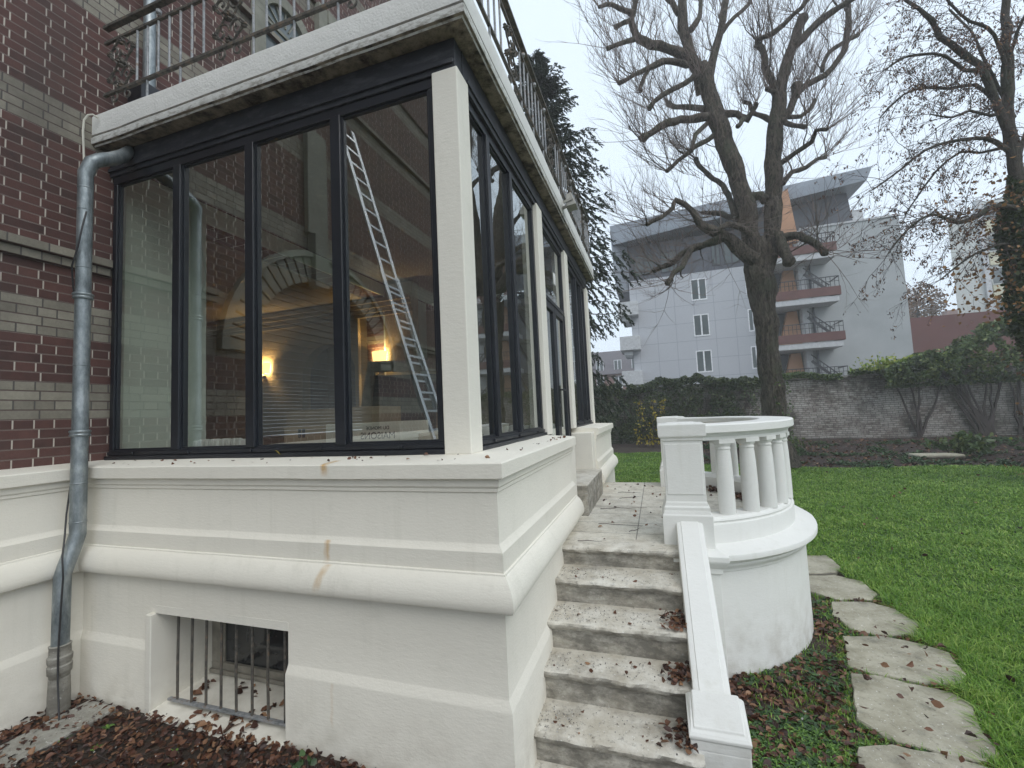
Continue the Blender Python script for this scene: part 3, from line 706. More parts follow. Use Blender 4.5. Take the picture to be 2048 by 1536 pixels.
# ------------------------------------------------------------------ downpipes and cables
dp = empty('downpipe', (-4.3, 2.1, .2), 'dented galvanised downpipe bending from the slab down the corner of house and veranda', 'downpipe')
PX, PY_ = -4.07, 2.10
pr_ = .046
z_a, z_b, z_c = pX(168, 372, PX).z, pX(168, 592, PX).z, pX(160, 865, PX).z
b = MB(); b.tube([pY(262, 300, 2.50), pY(246, 312, 2.40), pY(225, 318, 2.27), pY(200, 320, 2.17), pY(184, 325, 2.12), (PX-.004, PY_, z_a+.10), (PX, PY_, z_a+.05), (PX, PY_, z_a)], [.04, .05, .052, .05, .049, .048, .047, .047], 20)
b.build('pipe_elbow', 'zinc', dp, smooth=True, angle=70)
def ring(b, z, r_=None): r_ = r_ or pr_; b.lathe([(r_, 0), (r_+.003, .002), (r_+.003, .007), (r_, .010)], (PX, PY_, z), 22)
b = MB(); b.tube([(PX, PY_, z_a+.001), (PX, PY_, z_b)], pr_, 22); ring(b, z_a-.02); ring(b, pX(168, 421, PX).z); ring(b, pX(168, 537, PX).z); b.build('pipe', 'zinc', dp, smooth=True)
b = MB(); b.tube([(PX, PY_, z_b), (PX, PY_, z_c)], pr_+.001, 22); ring(b, pX(165, 732, PX).z, pr_+.001); b.build('pipe', 'zinc', dp, smooth=True)
def collar(z):
    b = MB(); b.lathe([(pr_, -.03), (pr_+.012, -.028), (pr_+.015, -.018), (pr_+.010, -.012), (pr_+.010, -.004), (pr_+.016, .002), (pr_+.016, .012), (pr_+.009, .018), (pr_, .02)], (PX, PY_, z), 24)
    b.bar((PX-.055, PY_, z), (PX-.09, PY_+.01, z), .012); return b.build('collar', 'zinc', dp, smooth=True, angle=50)
collar(z_b); collar(z_c)
b = MB(); b.tube([(PX, PY_, z_c), (PX, PY_, 1.42), (PX+.002, PY_, 1.37), (PX+.004, 2.07, 1.27), (PX+.008, 2.035, 1.17), (PX+.008, 2.015, 1.10), (PX+.008, 2.012, .62)], pr_+.002, 22)
ring(b, 1.73, pr_+.002); ring(b, 1.45, pr_+.002); b.build('pipe', 'zinc', dp, smooth=True, angle=70)
b = MB(); cc = (PX+.008, 2.012, 0)
b.lathe([(.052, .30), (.056, .44), (.064, .45), (.066, .50), (.060, .51), (.066, .53), (.067, .56), (.058, .57), (.057, .62), (.061, .635), (.050, .64)], cc, 24); b.build('iron_socket', 'old_concrete', dp, smooth=True, angle=50)
b = MB(); b.lathe([(.062, .05), (.060, .30), (.056, .42), (.050, .43)], cc, 20); b.build('foot', 'old_concrete', dp, smooth=True, angle=50)

cb = MB()
cb.tube([(PX+.055, PY_-.02, 3.78), (PX+.062, PY_-.045, 3.66), (PX+.045, PY_-.06, 3.50), (PX-.02, PY_-.062, 3.35), (PX-.06, PY_-.03, 3.2), (PX-.062, PY_+.0, 3.0), (PX-.085, PY_+.01, 2.8), (PX-.075, PY_, 2.5), (PX-.058, PY_-.01, 2.3), (PX-.055, PY_-.01, 1.9),
         (PX-.06, PY_-.02, 1.7), (PX-.045, PY_-.045, 1.52), (PX+.0, PY_-.075, 1.36), (PX+.05, 1.99, 1.24), (PX+.075, 1.985, 1.1), (PX+.07, 1.98, .9), (PX+.062, 1.975, .6), (PX+.075, 1.97, .42), (PX+.11, 1.96, .3), (PX+.16, 1.94, .2), (PX+.18, 1.92, .13)], .0055, 6)
tag(cb.build('cable', 'black_cable', smooth=True), 'thin black cable winding down the galvanised downpipe', 'cable')
cb = MB(); p0 = pX(190, 232, -4.40)
cb.tube([pX(196, 236, -4.38), pX(186, 229, -4.40), pX(176, 230, -4.42), pX(168, 240, -4.44), pX(166, 262, -4.45), pX(167, 290, -4.45), pX(168, 322, -4.45)], .008, 6)
tag(cb.build('cable', 'pale_cable', smooth=True), 'short pale cable looping round the left end of the veranda slab', 'cable')
d2 = empty('downpipe', (-4.38, 2.72, 4.9), 'straight shiny galvanised downpipe on the brick wall behind the balcony railing', 'downpipe')
b = MB(); b.tube([(-4.40, 2.74, 5.35), (-4.40, 2.74, 13)], .05, 18); b.build('pipe', 'zinc', d2, smooth=True)
b = MB(); b.box(-4.47, -4.28, 2.60, 2.86, 4.9, 5.32); b.build('hopper_box', 'anthracite', d2, bevel=.01)
# flood lamp on the slab edge
fl = empty('flood_lamp', (-.95, 5.6, 4.8), 'small grey flood lamp clamped to the garden edge of the veranda slab', 'lamp')
c = pX(1138, 405, -.88)
b = MB(); b.hexa([c+Vector(q) for q in ((-.02, -.09, -.09), (.10, -.09, -.07), (.10, .09, -.07), (-.02, .09, -.09))], [c+Vector(q) for q in ((-.02, -.09, .07), (.04, -.07, .10), (.04, .07, .10), (-.02, .09, .07))]); b.build('housing', 'lamp_body', fl, bevel=.008)
b = MB(); b.bar(c+Vector((-.02, 0, -.04)), (-.97, c.y, c.z-.06), .03); b.build('bracket', 'lamp_body', fl); b = MB(); b.bar(c+Vector((.06, -.095, 0)), c+Vector((-.06, -.095, -.03)), .012, .03); b.build('bracket', 'lamp_body', fl)

# ------------------------------------------------------------------ stone steps, ramp wall, curved terrace
st = empty('stone_staircase', (-.35, 3.0, 0), 'weathered limestone steps with rounded nosings climbing beside the veranda to a paved landing', 'staircase')
NY = [3.62, 3.325, 3.03, 2.785, 2.515, 2.25]; NZ = [.992, .834, .658, .468, .278, .10]
for i, (y, z) in enumerate(zip(NY, NZ)):
    y1 = NY[i-1]+.05 if i else 3.9
    zb = NZ[i+1]-.05 if i+1 < len(NZ) else -.3
    t = .055
    prof = [(y+.035, zb), (y+.03, z-t), (y+.010, z-t+.004), (y, z-t+.018), (y-.002, z-.022), (y+.006, z-.006), (y+.02, z), (y1, z+.004), (y1, zb)]
    mb = MB(); n = 64; k = len(prof)
    for a in range(n+1):
        x = -.83+(.12+.83)*a/n
        for j, (yy, zz) in enumerate(prof):
            am = .010 if 0 < j < 7 else 0
            q = mnoise.noise(Vector((x*7, i*9.1, j*.35)))*am+mnoise.noise(Vector((x*26, i*5.1, j*.6)))*am*.45
            chip = max(0, mnoise.noise(Vector((x*5.5, i*3.3+7, 0)))-.32)*.05 if 2 < j < 7 else 0
            mb.v.append((x, yy+q+chip, zz+q*.5-chip*.6))
    for a in range(n):
        for j in range(k): c0 = a*k+j; c1 = a*k+(j+1) % k; mb.f.append((c0, c0+k, c1+k, c1))
    mb.f.append(tuple(range(k))); mb.f.append(tuple(n*k+j for j in range(k))[::-1])
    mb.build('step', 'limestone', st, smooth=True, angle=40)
mb = MB(); EC = (0.0, 5.32)
pts = [(-.9, 3.88), (.30, 3.88)]+[(EC[0]+1.16*math.cos(t), EC[1]+1.40*math.sin(t)) for t in np.linspace(R(-68), R(68), 30)]+[(.30, 6.86), (-.9, 6.86)]
n = len(pts); mb.v = [(x, y, z) for z in (.5, .996) for x, y in pts]; mb.f = [tuple(range(n))[::-1], tuple(range(n, 2*n))]+[(i, (i+1) % n, n+(i+1) % n, n+i) for i in range(n)]
mb.build('landing', 'limestone_paved', st)
# curved terrace wall
ter = empty('terrace', (.7, 5.3, 0), 'white rounded terrace drum with a curved balustrade of stubby columns between two piers', 'terrace')
def ell(a, b_, d0=-88, d1=88, n=90): return [(EC[0]+a*math.cos(R(t)), EC[1]+b_*math.sin(R(t))) for t in np.linspace(d0, d1, n)]
A_, B_ = 1.32, 1.573
DR = [(-.35, -.4), (.0, -.4), (.0, .792), (.012, .800), (.014, .815), (.024, .828), (.040, .842), (.048, .858), (.048, .868), (.066, .884), (.092, .900), (.100, .906), (.102, .940), (.098, .948), (-.03, .985), (-.04, .99), (-.35, .992)]
mb = MB(); mb.sweep(ell(A_, B_), DR, wob=.004); mb.build('drum', 'plaster_rail', ter, smooth=True, angle=40)
PL = [(-.30, .98), (-.066, .98), (-.066, 1.125), (-.070, 1.135), (-.082, 1.142), (-.084, 1.152), (-.076, 1.160), (-.082, 1.172), (-.098, 1.180), (-.105, 1.188), (-.26, 1.190), (-.275, 1.18), (-.30, 1.15)]
mb = MB(); mb.sweep(ell(A_, B_, -76, 76), PL, wob=.002); mb.build('balustrade_plinth', 'plaster_rail', ter, smooth=True, angle=30)
a2, b2 = 1.221, 1.419
CP = [(-.20, 1.868), (-.21, 1.88), (-.21, 1.925), (-.20, 1.936), (.075, 1.936), (.088, 1.925), (.088, 1.868), (.080, 1.860), (.055, 1.856), (.050, 1.842), (.038, 1.830), (.036, 1.803), (-.09, 1.803), (-.10, 1.84), (-.16, 1.86)]
mb = MB(); mb.sweep(ell(a2, b2, -74, 74), CP, wob=.003); mb.build('handrail', 'plaster_rail', ter, smooth=True, angle=30)
prev = None
angs = []
t = -90; acc = 0; L = 0
for q in range(0, 1801):
    tt = R(-90+q*.1); p_ = (a2*math.cos(tt), b2*math.sin(tt))
    if prev: L += math.dist(p_, prev)
    prev = p_; angs.append((L, tt))
tot = L; s0 = .545; nb = 13
def at_len(s): return min(angs, key=lambda e: abs(e[0]-s))[1]
for i in range(nb):
    tt = at_len(s0+(tot-2*s0)*i/(nb-1)); x = EC[0]+a2*math.cos(tt)-.03*math.cos(tt); y = EC[1]+b2*math.sin(tt)-.03*math.sin(tt)
    b = MB(); b.lathe([(.065, 0), (.0655, .1), (.065, .25), (.062, .42), (.057, .515), (.056, .53), (.060, .535), (.061, .545), (.056, .551), (.056, .562), (.068, .578), (.070, .586)], (x, y, 1.186), 26)
    cs, sn = math.cos(tt), math.sin(tt); h = .072
    q4 = [Vector((x+cs*u-sn*v, y+sn*u+cs*v, 0)) for u, v in ((-h, -h), (h, -h), (h, h), (-h, h))]
    b.hexa([q_+Vector((0, 0, 1.772)) for q_ in q4], [q_+Vector((0, 0, 1.804)) for q_ in q4])
    b.build('baluster', 'plaster_rail', ter, smooth=True, angle=35)
def tier(mb, x0, x1, y0, y1, lv):
    """stacked mouldings: lv = [(z, grow), ...]"""
    b = len(mb.v)
    for z, g_ in lv: mb.v += [(x0-g_, y0-g_, z), (x1+g_, y0-g_, z), (x1+g_, y1+g_, z), (x0-g_, y1+g_, z)]
    for i in range(len(lv)-1):
        for j in range(4): mb.f.append((b+i*4+j, b+i*4+(j+1) % 4, b+i*4+4+(j+1) % 4, b+i*4+4+j))
    mb.f.append((b+3, b+2, b+1, b)); e = b+(len(lv)-1)*4; mb.f.append((e, e+1, e+2, e+3))
def pier(y0, y1):
    mb = MB()
    tier(mb, .03, .335, y0, y1, [(.5, .036), (1.222, .036), (1.232, .028), (1.262, .020), (1.285, .020), (1.295, .010), (1.318, .006), (1.33, .0), (1.36, 0),
        (1.815, 0), (1.818, .012), (1.838, .012), (1.842, .020), (1.850, .028), (1.858, .030), (1.945, .032), (1.952, .026), (1.956, -.03), (1.962, -.05)])
    mb.build('pier', 'plaster_rail', ter, bevel=.004)
    mb = MB(); mb.box(.045, .32, y0-.007, y1+.007, 1.385, 1.79); mb.build('pier_panel', 'plaster_rail', ter, bevel=.004)
pier(3.826, 4.12); pier(6.52, 6.814)
for y0, y1 in ((3.80, 4.2), (6.44, 6.84)):
    mb = MB()
    tier(mb, .0, .385, y0-(.07 if y0 < 5 else 0), y1+(0 if y0 < 5 else .07), [(-.3, .0), (.80, 0), (.81, .016), (.85, .018), (.862, .03), (.90, .058), (.915, .064), (.95, .064), (.975, .0)])
    mb.build('pier_foot', 'plaster_rail', ter, bevel=.004)
mb = MB(); mb.box(-.6, .28, 6.7, 6.86, -.3, .98); mb.box(.08, .28, 3.85, 4.2, -.3, .98); mb.build('under_wall', 'plaster_rail', ter)
# sloping side wall of the steps
rw = empty('stair_side_wall', (.2, 3.1, 0), 'white sloping side wall of the steps with a raised panel and a stepped block at its foot', 'wall')
sl_ = .66; zt = lambda y: 1.173-sl_*(3.79-y)
mb = MB(); X0, X1 = .092, .292; ys = list(np.linspace(2.72, 3.80, 24)); off = [(X0, 0), (X1, 0)]
for y in ys:
    z = zt(y)+mnoise.noise(Vector((y*4, 0, 0)))*.004
    mb.v += [(X0, y, -.3), (X0, y, z-.028), (X0+.004, y, z-.006), (X0+.016, y, z), (X0+.034, y, z+.001), (X0+.037, y, z+.008), (X1-.037, y, z+.008), (X1-.034, y, z+.001), (X1-.016, y, z), (X1-.004, y, z-.006), (X1, y, z-.028), (X1, y, -.3)]
K = 12
for i in range(len(ys)-1):
    for j in range(K): c0 = i*K+j; c1 = i*K+(j+1) % K; mb.f.append((c0, c0+K, c1+K, c1))
mb.f.append(tuple(range(K))); mb.f.append(tuple((len(ys)-1)*K+j for j in range(K))[::-1])
mb.build('sloping_rail', 'plaster_rail', rw, smooth=True, angle=35)
def slopeblk(x0, x1, y0, y1, zb, dz0, dz1=None):
    m_ = MB(); m_.hexa([(x0, y0, zb), (x1, y0, zb), (x1, y1, zb), (x0, y1, zb)], [(x0, y0, zt(y0)+dz0), (x1, y0, zt(y0)+dz0), (x1, y1, zt(y1)+dz0), (x0, y1, zt(y1)+dz0)]); return m_
mb = MB(); mb.box(.058, .345, 2.575, 2.755, -.3, .30); mb.build('foot_block', 'plaster_rail', rw, bevel=.01, seg=3)
mb = MB()
def rg(g0, z0): return [(.058-g0, 2.575-g0, z0[0]), (.345+g0, 2.575-g0, z0[0]), (.345+g0, 2.755+g0, z0[1]), (.058-g0, 2.755+g0, z0[1])]
lv = [rg(0, (.30, .30)), rg(0, (.345, .44)), rg(.006, (.352, .448)), rg(.006, (.366, .466)), rg(-.006, (.378, .482)), rg(-.020, (.386, .494)), rg(-.024, (.398, .508)), rg(-.030, (.401, .512))]
for q_ in lv: mb.v += q_
for i in range(len(lv)-1):
    for j in range(4): mb.f.append((i*4+j, i*4+(j+1) % 4, i*4+4+(j+1) % 4, i*4+4+j))
e = (len(lv)-1)*4; mb.f.append((e, e+1, e+2, e+3)); mb.build('cap_block', 'plaster_rail', rw, bevel=.004)

# ------------------------------------------------------------------ things in and round the veranda
def sconce(x, y, z, label):
    t = empty('wall_lamp', (x, y, z), label, 'lamp', 'lit wall lamps inside the house')
    b = MB(); prof = [(-.15, -.10), (-.13, .10)]
    n = 16
    for zz, rx in ((z-.10, .125), (z+.10, .15)):
        for i in range(n+1):
            a = math.pi*i/n; b.v.append((x-rx*math.cos(a), y-.02-.09*math.sin(a), zz))
    for i in range(n): b.f.append((i, i+1, n+2+i, n+1+i))
    b.build('lamp_shade', 'lamp_shade', t, smooth=True)
    b = MB(); b.lathe([(.02, -.20), (.045, -.18), (.05, -.14), (.02, -.12), (.01, -.02)], (x, y-.05, z), 12); b.tube([(x-.06, y-.04, z-.14), (x-.03, y-.06, z-.21), (x+.03, y-.06, z-.21), (x+.06, y-.04, z-.14)], .008, 6); b.build('bracket', 'brass', t)
    l = bpy.data.lights.new('bulb', 'POINT'); l.energy = 22; l.color = (1, .66, .30); l.shadow_soft_size = .04
    lo = bpy.data.objects.new('bulb', l); C.objects.link(lo); lo.parent = t; lo.location = (0, -.055, .0)
sconce(-4.57, 6.60, 3.21, 'lit wall lamp with a cream shade, seen through the pane next to the corner post')
sconce(-7.2, 6.60, 3.21, 'lit wall lamp with a cream shade, seen through the middle pane above the leaning frame')
def cbox(c, w_, d_, h_, rz, mat, label, group='removal boxes behind the glass'):
    t = empty('cardboard_box', (c[0], c[1], c[2]), label, 'box', group)
    cs, sn = math.cos(rz), math.sin(rz)
    P = lambda u, v, z: (c[0]+u*cs-v*sn, c[1]+u*sn+v*cs, c[2]+z)
    b = MB(); q4 = [(-w_/2, -d_/2), (w_/2, -d_/2), (w_/2, d_/2), (-w_/2, d_/2)]
    b.hexa([P(u, v, 0) for u, v in q4], [P(u, v, h_) for u, v in q4]); b.build('carton', mat, t, bevel=.006)
    b = MB(); b.hexa([P(u, v, h_+.001) for u, v in ((-w_/2, -.02), (w_/2, -.02), (w_/2, .02), (-w_/2, .02))], [P(u, v, h_+.003) for u, v in ((-w_/2, -.02), (w_/2, -.02), (w_/2, .02), (-w_/2, .02))]); b.build('tape', 'old_wood', t)
    return t, P, rz
def printed(t, P, rz, txt, u, v, z, size, name='lettering'):
    cu = bpy.data.curves.new(name, 'FONT'); cu.body = txt; cu.size = size; cu.extrude = .0008; cu.align_x = 'CENTER'
    tmp = bpy.data.objects.new(name, cu); C.objects.link(tmp); bpy.context.view_layer.update()
    me = bpy.data.meshes.new_from_object(tmp.evaluated_get(bpy.context.evaluated_depsgraph_get())); bpy.data.objects.remove(tmp)
    me.materials.clear(); me.materials.append(MAT['ink'])
    off = rootloc(t)
    for w__ in me.vertices:       # mirrored, as the photograph shows it in the glass
        x, zz, yy = -w__.co.x, w__.co.y, w__.co.z
        q = P(u+x, v-yy, z+zz); w__.co = Vector(q)-off
    o = bpy.data.objects.new(name, me); C.objects.link(o); o.parent = t; return o
def boxat(px0, px1, py, Y, d_, mat, label):
    a, b_ = pY(px0, py, Y), pY(px1, py, Y); h_ = (a.z+b_.z)/2-1.335
    return cbox(((a.x+b_.x)/2, Y+d_/2, 1.335), b_.x-a.x, d_, h_, 0, mat, label)
b1 = boxat(651, 800, 846, 3.30, .5, 'pale_cardboard', 'pale carton with mirrored lettering, frontmost behind the pane next to the corner post')
u = (pY(800, 846, 3.3).x-pY(651, 846, 3.3).x)/2; hz_ = pY(720, 846, 3.3).z
printed(*b1, 'MAISONS', u*.42, -.252, hz_-1.335-.145, .085); printed(*b1, 'DU MONDE', u*.42, -.252, hz_-1.335-.065, .045)
b2 = boxat(568, 652, 853, 3.55, .5, 'cardboard', 'brown carton with four small printed marks behind the middle pane')
mk = MB(); hz2 = pY(600, 853, 3.55).z
for i in range(2):
    for j in range(2):
        q = b2[1](-.06+i*.05, -.2525, hz2-1.335-.045-j*.05); mk.box(q[0]-.018, q[0]+.018, q[1]-.002, q[1], q[2]-.018, q[2]+.018)
mk.build('print_mark', 'ink', b2[0])
boxat(572, 745, 817, 4.35, .6, 'cardboard', 'tallest plain brown carton, behind the other boxes')
boxat(806, 842, 868, 3.6, .5, 'cardboard', 'low brown carton at the right end of the boxes')
# frame leaning inside
fr = empty('leaning_frame', (-3.9, 5.4, 1.33), 'old grey wooden glazed frame leaning upright between the boxes and the wall lamp', 'frame')
b = MB(); c0 = pY(540, 800, 5.2); c1 = pY(548, 728, 5.2); c2 = pY(628, 745, 5.2)
x0, x1, zt_ = -3.95, -2.75, 2.86
b.bar((x0-.08, 5.2, 1.33), (x0+.05, 5.4, zt_), .14, .06); b.bar((x1+.02, 5.2, 1.33), (x1, 5.4, zt_-.05), .14, .06); b.bar((x0, 5.40, zt_+.02), (x1, 5.40, zt_-.04), .06, .16, up=(0, 0, 1)); b.build('frame', 'old_wood', fr, bevel=.01)
b = MB(); b.hexa([(x0+.05, 5.24, 1.4), (x1-.05, 5.24, 1.4), (x1-.05, 5.25, 1.4), (x0+.05, 5.25, 1.4)], [(x0+.1, 5.41, 2.75), (x1-.05, 5.41, 2.7), (x1-.05, 5.42, 2.7), (x0+.1, 5.42, 2.75)]); b.build('pane', 'far_glass', fr)
# radiators
def radiator(x, y, n, label, z=1.42, hh=.50):
    t = empty('radiator', (x, y, 1.33), label, 'radiator', 'white radiators inside the veranda')
    for i in range(n):
        b = MB(); b.box(x+i*.07-.027, x+i*.07+.027, y-.05, y+.05, z, z+hh+.01*(i % 2)); b.build('column', 'white_metal', t, bevel=.018, seg=3)
    b = MB(); b.box(x-.04, x+n*.07, y-.02, y+.02, z-.09, z-.03); b.build('foot_rail', 'white_metal', t)
radiator(-4.28, 3.15, 9, 'low white column radiator at the foot of the second pane', 1.42, .56)
radiator(-1.95, 5.7, 10, 'low white column radiator towards the garden-side windows', 1.42, .52)
# ladder in the yard behind the camera, mirrored by the panes
ld = empty('ladder', (-2.45, -.6, .12), 'long aluminium extension ladder, mirrored in the pane next to the corner post', 'ladder')
def ladder(p0, p1, wd, name, off):
    p0 = Vector(p0); p1 = Vector(p1); b = MB(); d = (p1-p0); L = d.length; d.normalize(); side = Vector((0, 1, 0)); nrm = d.cross(side)
    for s_ in (-1, 1):
        a = p0+side*s_*wd/2+nrm*off; b = MB(); b.bar(a, a+d*L, .028, .075, up=side); b.build('rail', 'aluminium', ld, bevel=.003)
    n = int(L/.28)
    for i in range(n):
        a = p0+d*(.2+i*.28)+nrm*off; b = MB(); b.bar(a-side*wd/2, a+side*wd/2, .028, .028); b.build('rung', 'aluminium', ld)
ladder((-2.42, -.6, .14), (-3.72, -.6, 4.3), .42, 'lower', 0); ladder((-3.05, -.6, 2.2), (-4.42, -.6, 6.9), .36, 'upper', .06)

# ------------------------------------------------------------------ paving slabs in the grass
Sg = lambda x, y: (1500+x/3.1606, 1050+y/3.1606)
SLABS = [([(330, 196), (480, 190), (575, 262), (540, 298), (365, 302), (330, 296)], 'farthest flagstone of the path, half hidden behind the white drum'),
 ([(340, 322), (530, 316), (700, 352), (800, 430), (760, 466), (560, 466), (400, 420), (340, 400)], 'second farthest flagstone of the path, with one brown leaf on it'),
 ([(520, 482), (760, 484), (910, 528), (1075, 628), (1040, 690), (820, 686), (640, 650), (520, 560)], 'third farthest flagstone of the path, bare and pale, with mossy near edge'),
 ([(600, 700), (820, 694), (1090, 745), (1250, 800), (1350, 930), (1330, 1000), (1080, 985), (800, 935), (625, 880)], 'flagstone with white paint drips near its left end'),
 ([(640, 930), (800, 950), (1070, 1010), (1260, 1050), (1410, 1130), (1440, 1260), (1560, 1430), (1480, 1480), (1180, 1420), (860, 1330), (690, 1220)], 'largest flagstone of the path, littered with twigs and dark leaves'),
 ([(690, 1400), (900, 1385), (1180, 1440), (1480, 1520), (1720, 1640), (1500, 1900), (900, 1850), (700, 1640)], 'nearest flagstone, cut by the bottom edge of the view')]
for poly, lab in SLABS:
    P = [pZ(*Sg(*q), .04) for q in poly]
    cx = sum(p.x for p in P)/len(P); cy = sum(p.y for p in P)/len(P)
    # smooth, chipped outline
    out = []
    for i in range(len(P)):
        a, b_ = P[i], P[(i+1) % len(P)]
        n = max(2, int((b_-a).length/.05))
        for k_ in range(n):
            q = a.lerp(b_, k_/n); nz = mnoise.noise(Vector((q.x*9, q.y*9, 0)))*.018
            d = Vector((q.x-cx, q.y-cy, 0)).normalized(); out.append(q+d*nz)
    mb = MB(); n = len(out)
    rings = [(1.035, -.06), (1.03, .014), (1.022, .028), (1.005, .036), (.6, .038), (.25, .037)]
    for s_, z in rings:
        for q in out:
            zz = gh(cx, cy)*.6+z+(mnoise.noise(Vector((q.x*5, q.y*5, 2)))*.006 if z > .03 else 0); mb.v.append((cx+(q.x-cx)*s_, cy+(q.y-cy)*s_, zz))
    for i in range(len(rings)-1):
        for j in range(n): mb.f.append((i*n+j, i*n+(j+1) % n, (i+1)*n+(j+1) % n, (i+1)*n+j))
    mb.f.append(tuple((len(rings)-1)*n+j for j in range(n)))
    tag(mb.build('flagstone', 'flagstone', smooth=True, angle=50), lab, 'flagstone', 'flagstones of the garden path')
# concrete edging at lower left, running to the pipe
mb = MB(); a = pZ(-60, 1500, .2); b_ = pZ(235, 1410, .2); 
p = [pZ(-40, 1510, .20), pZ(10, 1536, .2), pZ(240, 1412, .2), pZ(180, 1398, .2)]
mb.hexa([v+Vector((0, 0, -.3)) for v in p], [v+Vector((0, 0, .0)) for v in p]); tag(mb.build('concrete_kerb', 'old_concrete', bevel=.012), 'old grey concrete kerb with a metal slot, at the foot of the downpipe', 'kerb')

# ------------------------------------------------------------------ grass blades, leaf litter and ground plants
def blades(name, P, h_, wd, lean, mat, kind='stuff', parent=None):
    n = len(P); P = np.asarray(P); h_ = np.asarray(h_)[:, None]*np.ones((n, 1)); wd = np.asarray(wd)[:, None]*np.ones((n, 1))
    a = rng.uniform(0, 2*np.pi, n); d = np.stack([np.cos(a), np.sin(a), np.zeros(n)], 1); s_ = np.stack([-np.sin(a), np.cos(a), np.zeros(n)], 1)
    ln = rng.uniform(.1, 1, (n, 1))*lean
    up = np.array([[0, 0, 1.0]])
    m_ = P+up*h_*.55+d*h_*ln*.35; t_ = P+up*h_*(1-.25*ln)+d*h_*ln
    V = np.stack([P-s_*wd/2, P+s_*wd/2, m_+s_*wd*.4, m_-s_*wd*.4, t_+s_*wd*.06, t_-s_*wd*.06], 1).reshape(-1, 3)
    i = np.arange(n)[:, None]*6; F = np.concatenate([i+np.array([0, 1, 2, 3]), i+np.array([3, 2, 4, 5])])
    return npmesh(name, V, F, mat, parent, kind)
def poly_in(px, py, poly):
    ins = False; j = len(poly)-1
    for i in range(len(poly)):
        xi, yi = poly[i]; xj, yj = poly[j]
        if (yi > py) != (yj > py) and px < (xj-xi)*(py-yi)/(yj-yi)+xi: ins = not ins
        j = i
    return ins
SP = []
for poly, _ in SLABS:
    q_ = [pZ(*Sg(*q), .04) for q in poly]; cx = sum(p.x for p in q_)/len(q_); cy = sum(p.y for p in q_)/len(q_); SP.append([(cx+(p.x-cx)*1.03, cy+(p.y-cy)*1.03) for p in q_])
def on_slab(x, y): return any(poly_in(x, y, p) for p in SP)
def in_drum(x, y, g=0): return ((x-EC[0])/(A_+g))**2+((y-EC[1])/(B_+g))**2 < 1 and x > -.2 or (-.9 < x < .42+g and 3.75 < y < 6.9) or (-.9 < x < .36+g and 2.2 < y < 3.8)
GP = []; GH = []; GW = []
tries = 0
while len(GP) < 290000:
    # more blades near the eye
    r_ = 1.6+18.5*rnd.random()**1.65; a = rnd.uniform(R(-30), R(48)); x = r_*math.sin(a); y = r_*math.cos(a)
    if not on_lawn(x, y) or on_slab(x, y) or in_drum(x, y, .03): continue
    e = x-lawn_edge(y)
    tuft = mnoise.noise(Vector((x*1.3, y*1.3, 5)))
    hh = .026+.03*rnd.random()**2+max(0, tuft)*.05+max(0, mnoise.noise(Vector((x*5, y*5, 8))))*.03
    if e < .5: hh += .05*rnd.random()*(1-e/.5)
    GP.append((x, y, gh(x, y))); GH.append(hh*(1+r_*.015)); GW.append(.0022+.0011*r_)
blades('grass', GP, GH, GW, 2.1, 'grass')
GP = []; GH = []; GW = []
for _ in range(150):
    y = rnd.uniform(1.9, 6.5); x = lawn_edge(y)+abs(rnd.gauss(.25, .45))
    for q in range(26): 
        X_, Y_ = x+rnd.gauss(0, .05), y+rnd.gauss(0, .05)
        if on_slab(X_, Y_): continue
        GP.append((X_, Y_, gh(X_, Y_))); GH.append(rnd.uniform(.07, .14)); GW.append(rnd.uniform(.003, .006))
blades('long_grass', GP, GH, GW, 1.6, 'grass')
# grass fringes between the slabs and in front of the far wall
GP = []; GH = []; GW = []
for _ in range(60000):
    x = rnd.uniform(.5, 2.4); y = rnd.uniform(1.4, 6); 
    if on_slab(x, y) or in_drum(x, y) or x > lawn_edge(y)+.1: continue
    near = any(on_slab(x+dx, y+dy) for dx, dy in ((.07, 0), (-.07, 0), (0, .07), (0, -.07)))
    d_ = mnoise.noise(Vector((x*3, y*3, 1)))
    if not near and rnd.random() > .12+max(0, d_)*.5: continue
    if near and rnd.random() > .75: continue
    GP.append((x, y, gh(x, y))); GH.append(rnd.uniform(.02, .065)); GW.append(rnd.uniform(.004, .007))
blades('edge_grass', GP, GH, GW, 1.1, 'grass')
# dead leaves
LP = []; LS = []
def scatter(n, x0, x1, y0, y1, ok, zf, s0=.025, s1=.06, lift=.02):
    k_ = 0; t_ = 0
    while k_ < n and t_ < n*40:
        t_ += 1; x = rnd.uniform(x0, x1); y = rnd.uniform(y0, y1)
        if not ok(x, y): continue
        LP.append((x, y, zf(x, y)+rnd.uniform(.003, lift))); LS.append(rnd.uniform(s0, s1)); k_ += 1
dry = lambda x, y: not in_drum(x, y, .01) and not on_slab(x, y)
scatter(5200, -4.15, -.85, 1.05, 2.17, lambda x, y: True, gh, .02, .055, .035)
scatter(2600, -4.4, -.9, .3, 1.1, lambda x, y: True, gh)
scatter(105, -3.38, -2.26, 2.12, 2.55, lambda x, y: mnoise.noise(Vector((x*4, y*4, 2))) > 0 and x > -3.3+.25*(2.5-y), lambda x, y: .196+(y-2.15)*.033, .03, .07, .02)
scatter(2500, .35, 2.1, 1.6, 6, lambda x, y: dry(x, y) and x < lawn_edge(y)+.08 and mnoise.noise(Vector((x*2.3, y*2.3, 9))) > -.25, gh, .03, .075, .03)
scatter(420, .9, 2.6, 1.6, 5.5, lambda x, y: dry(x, y) and abs(x-lawn_edge(y)) < .16, gh, .03, .085)
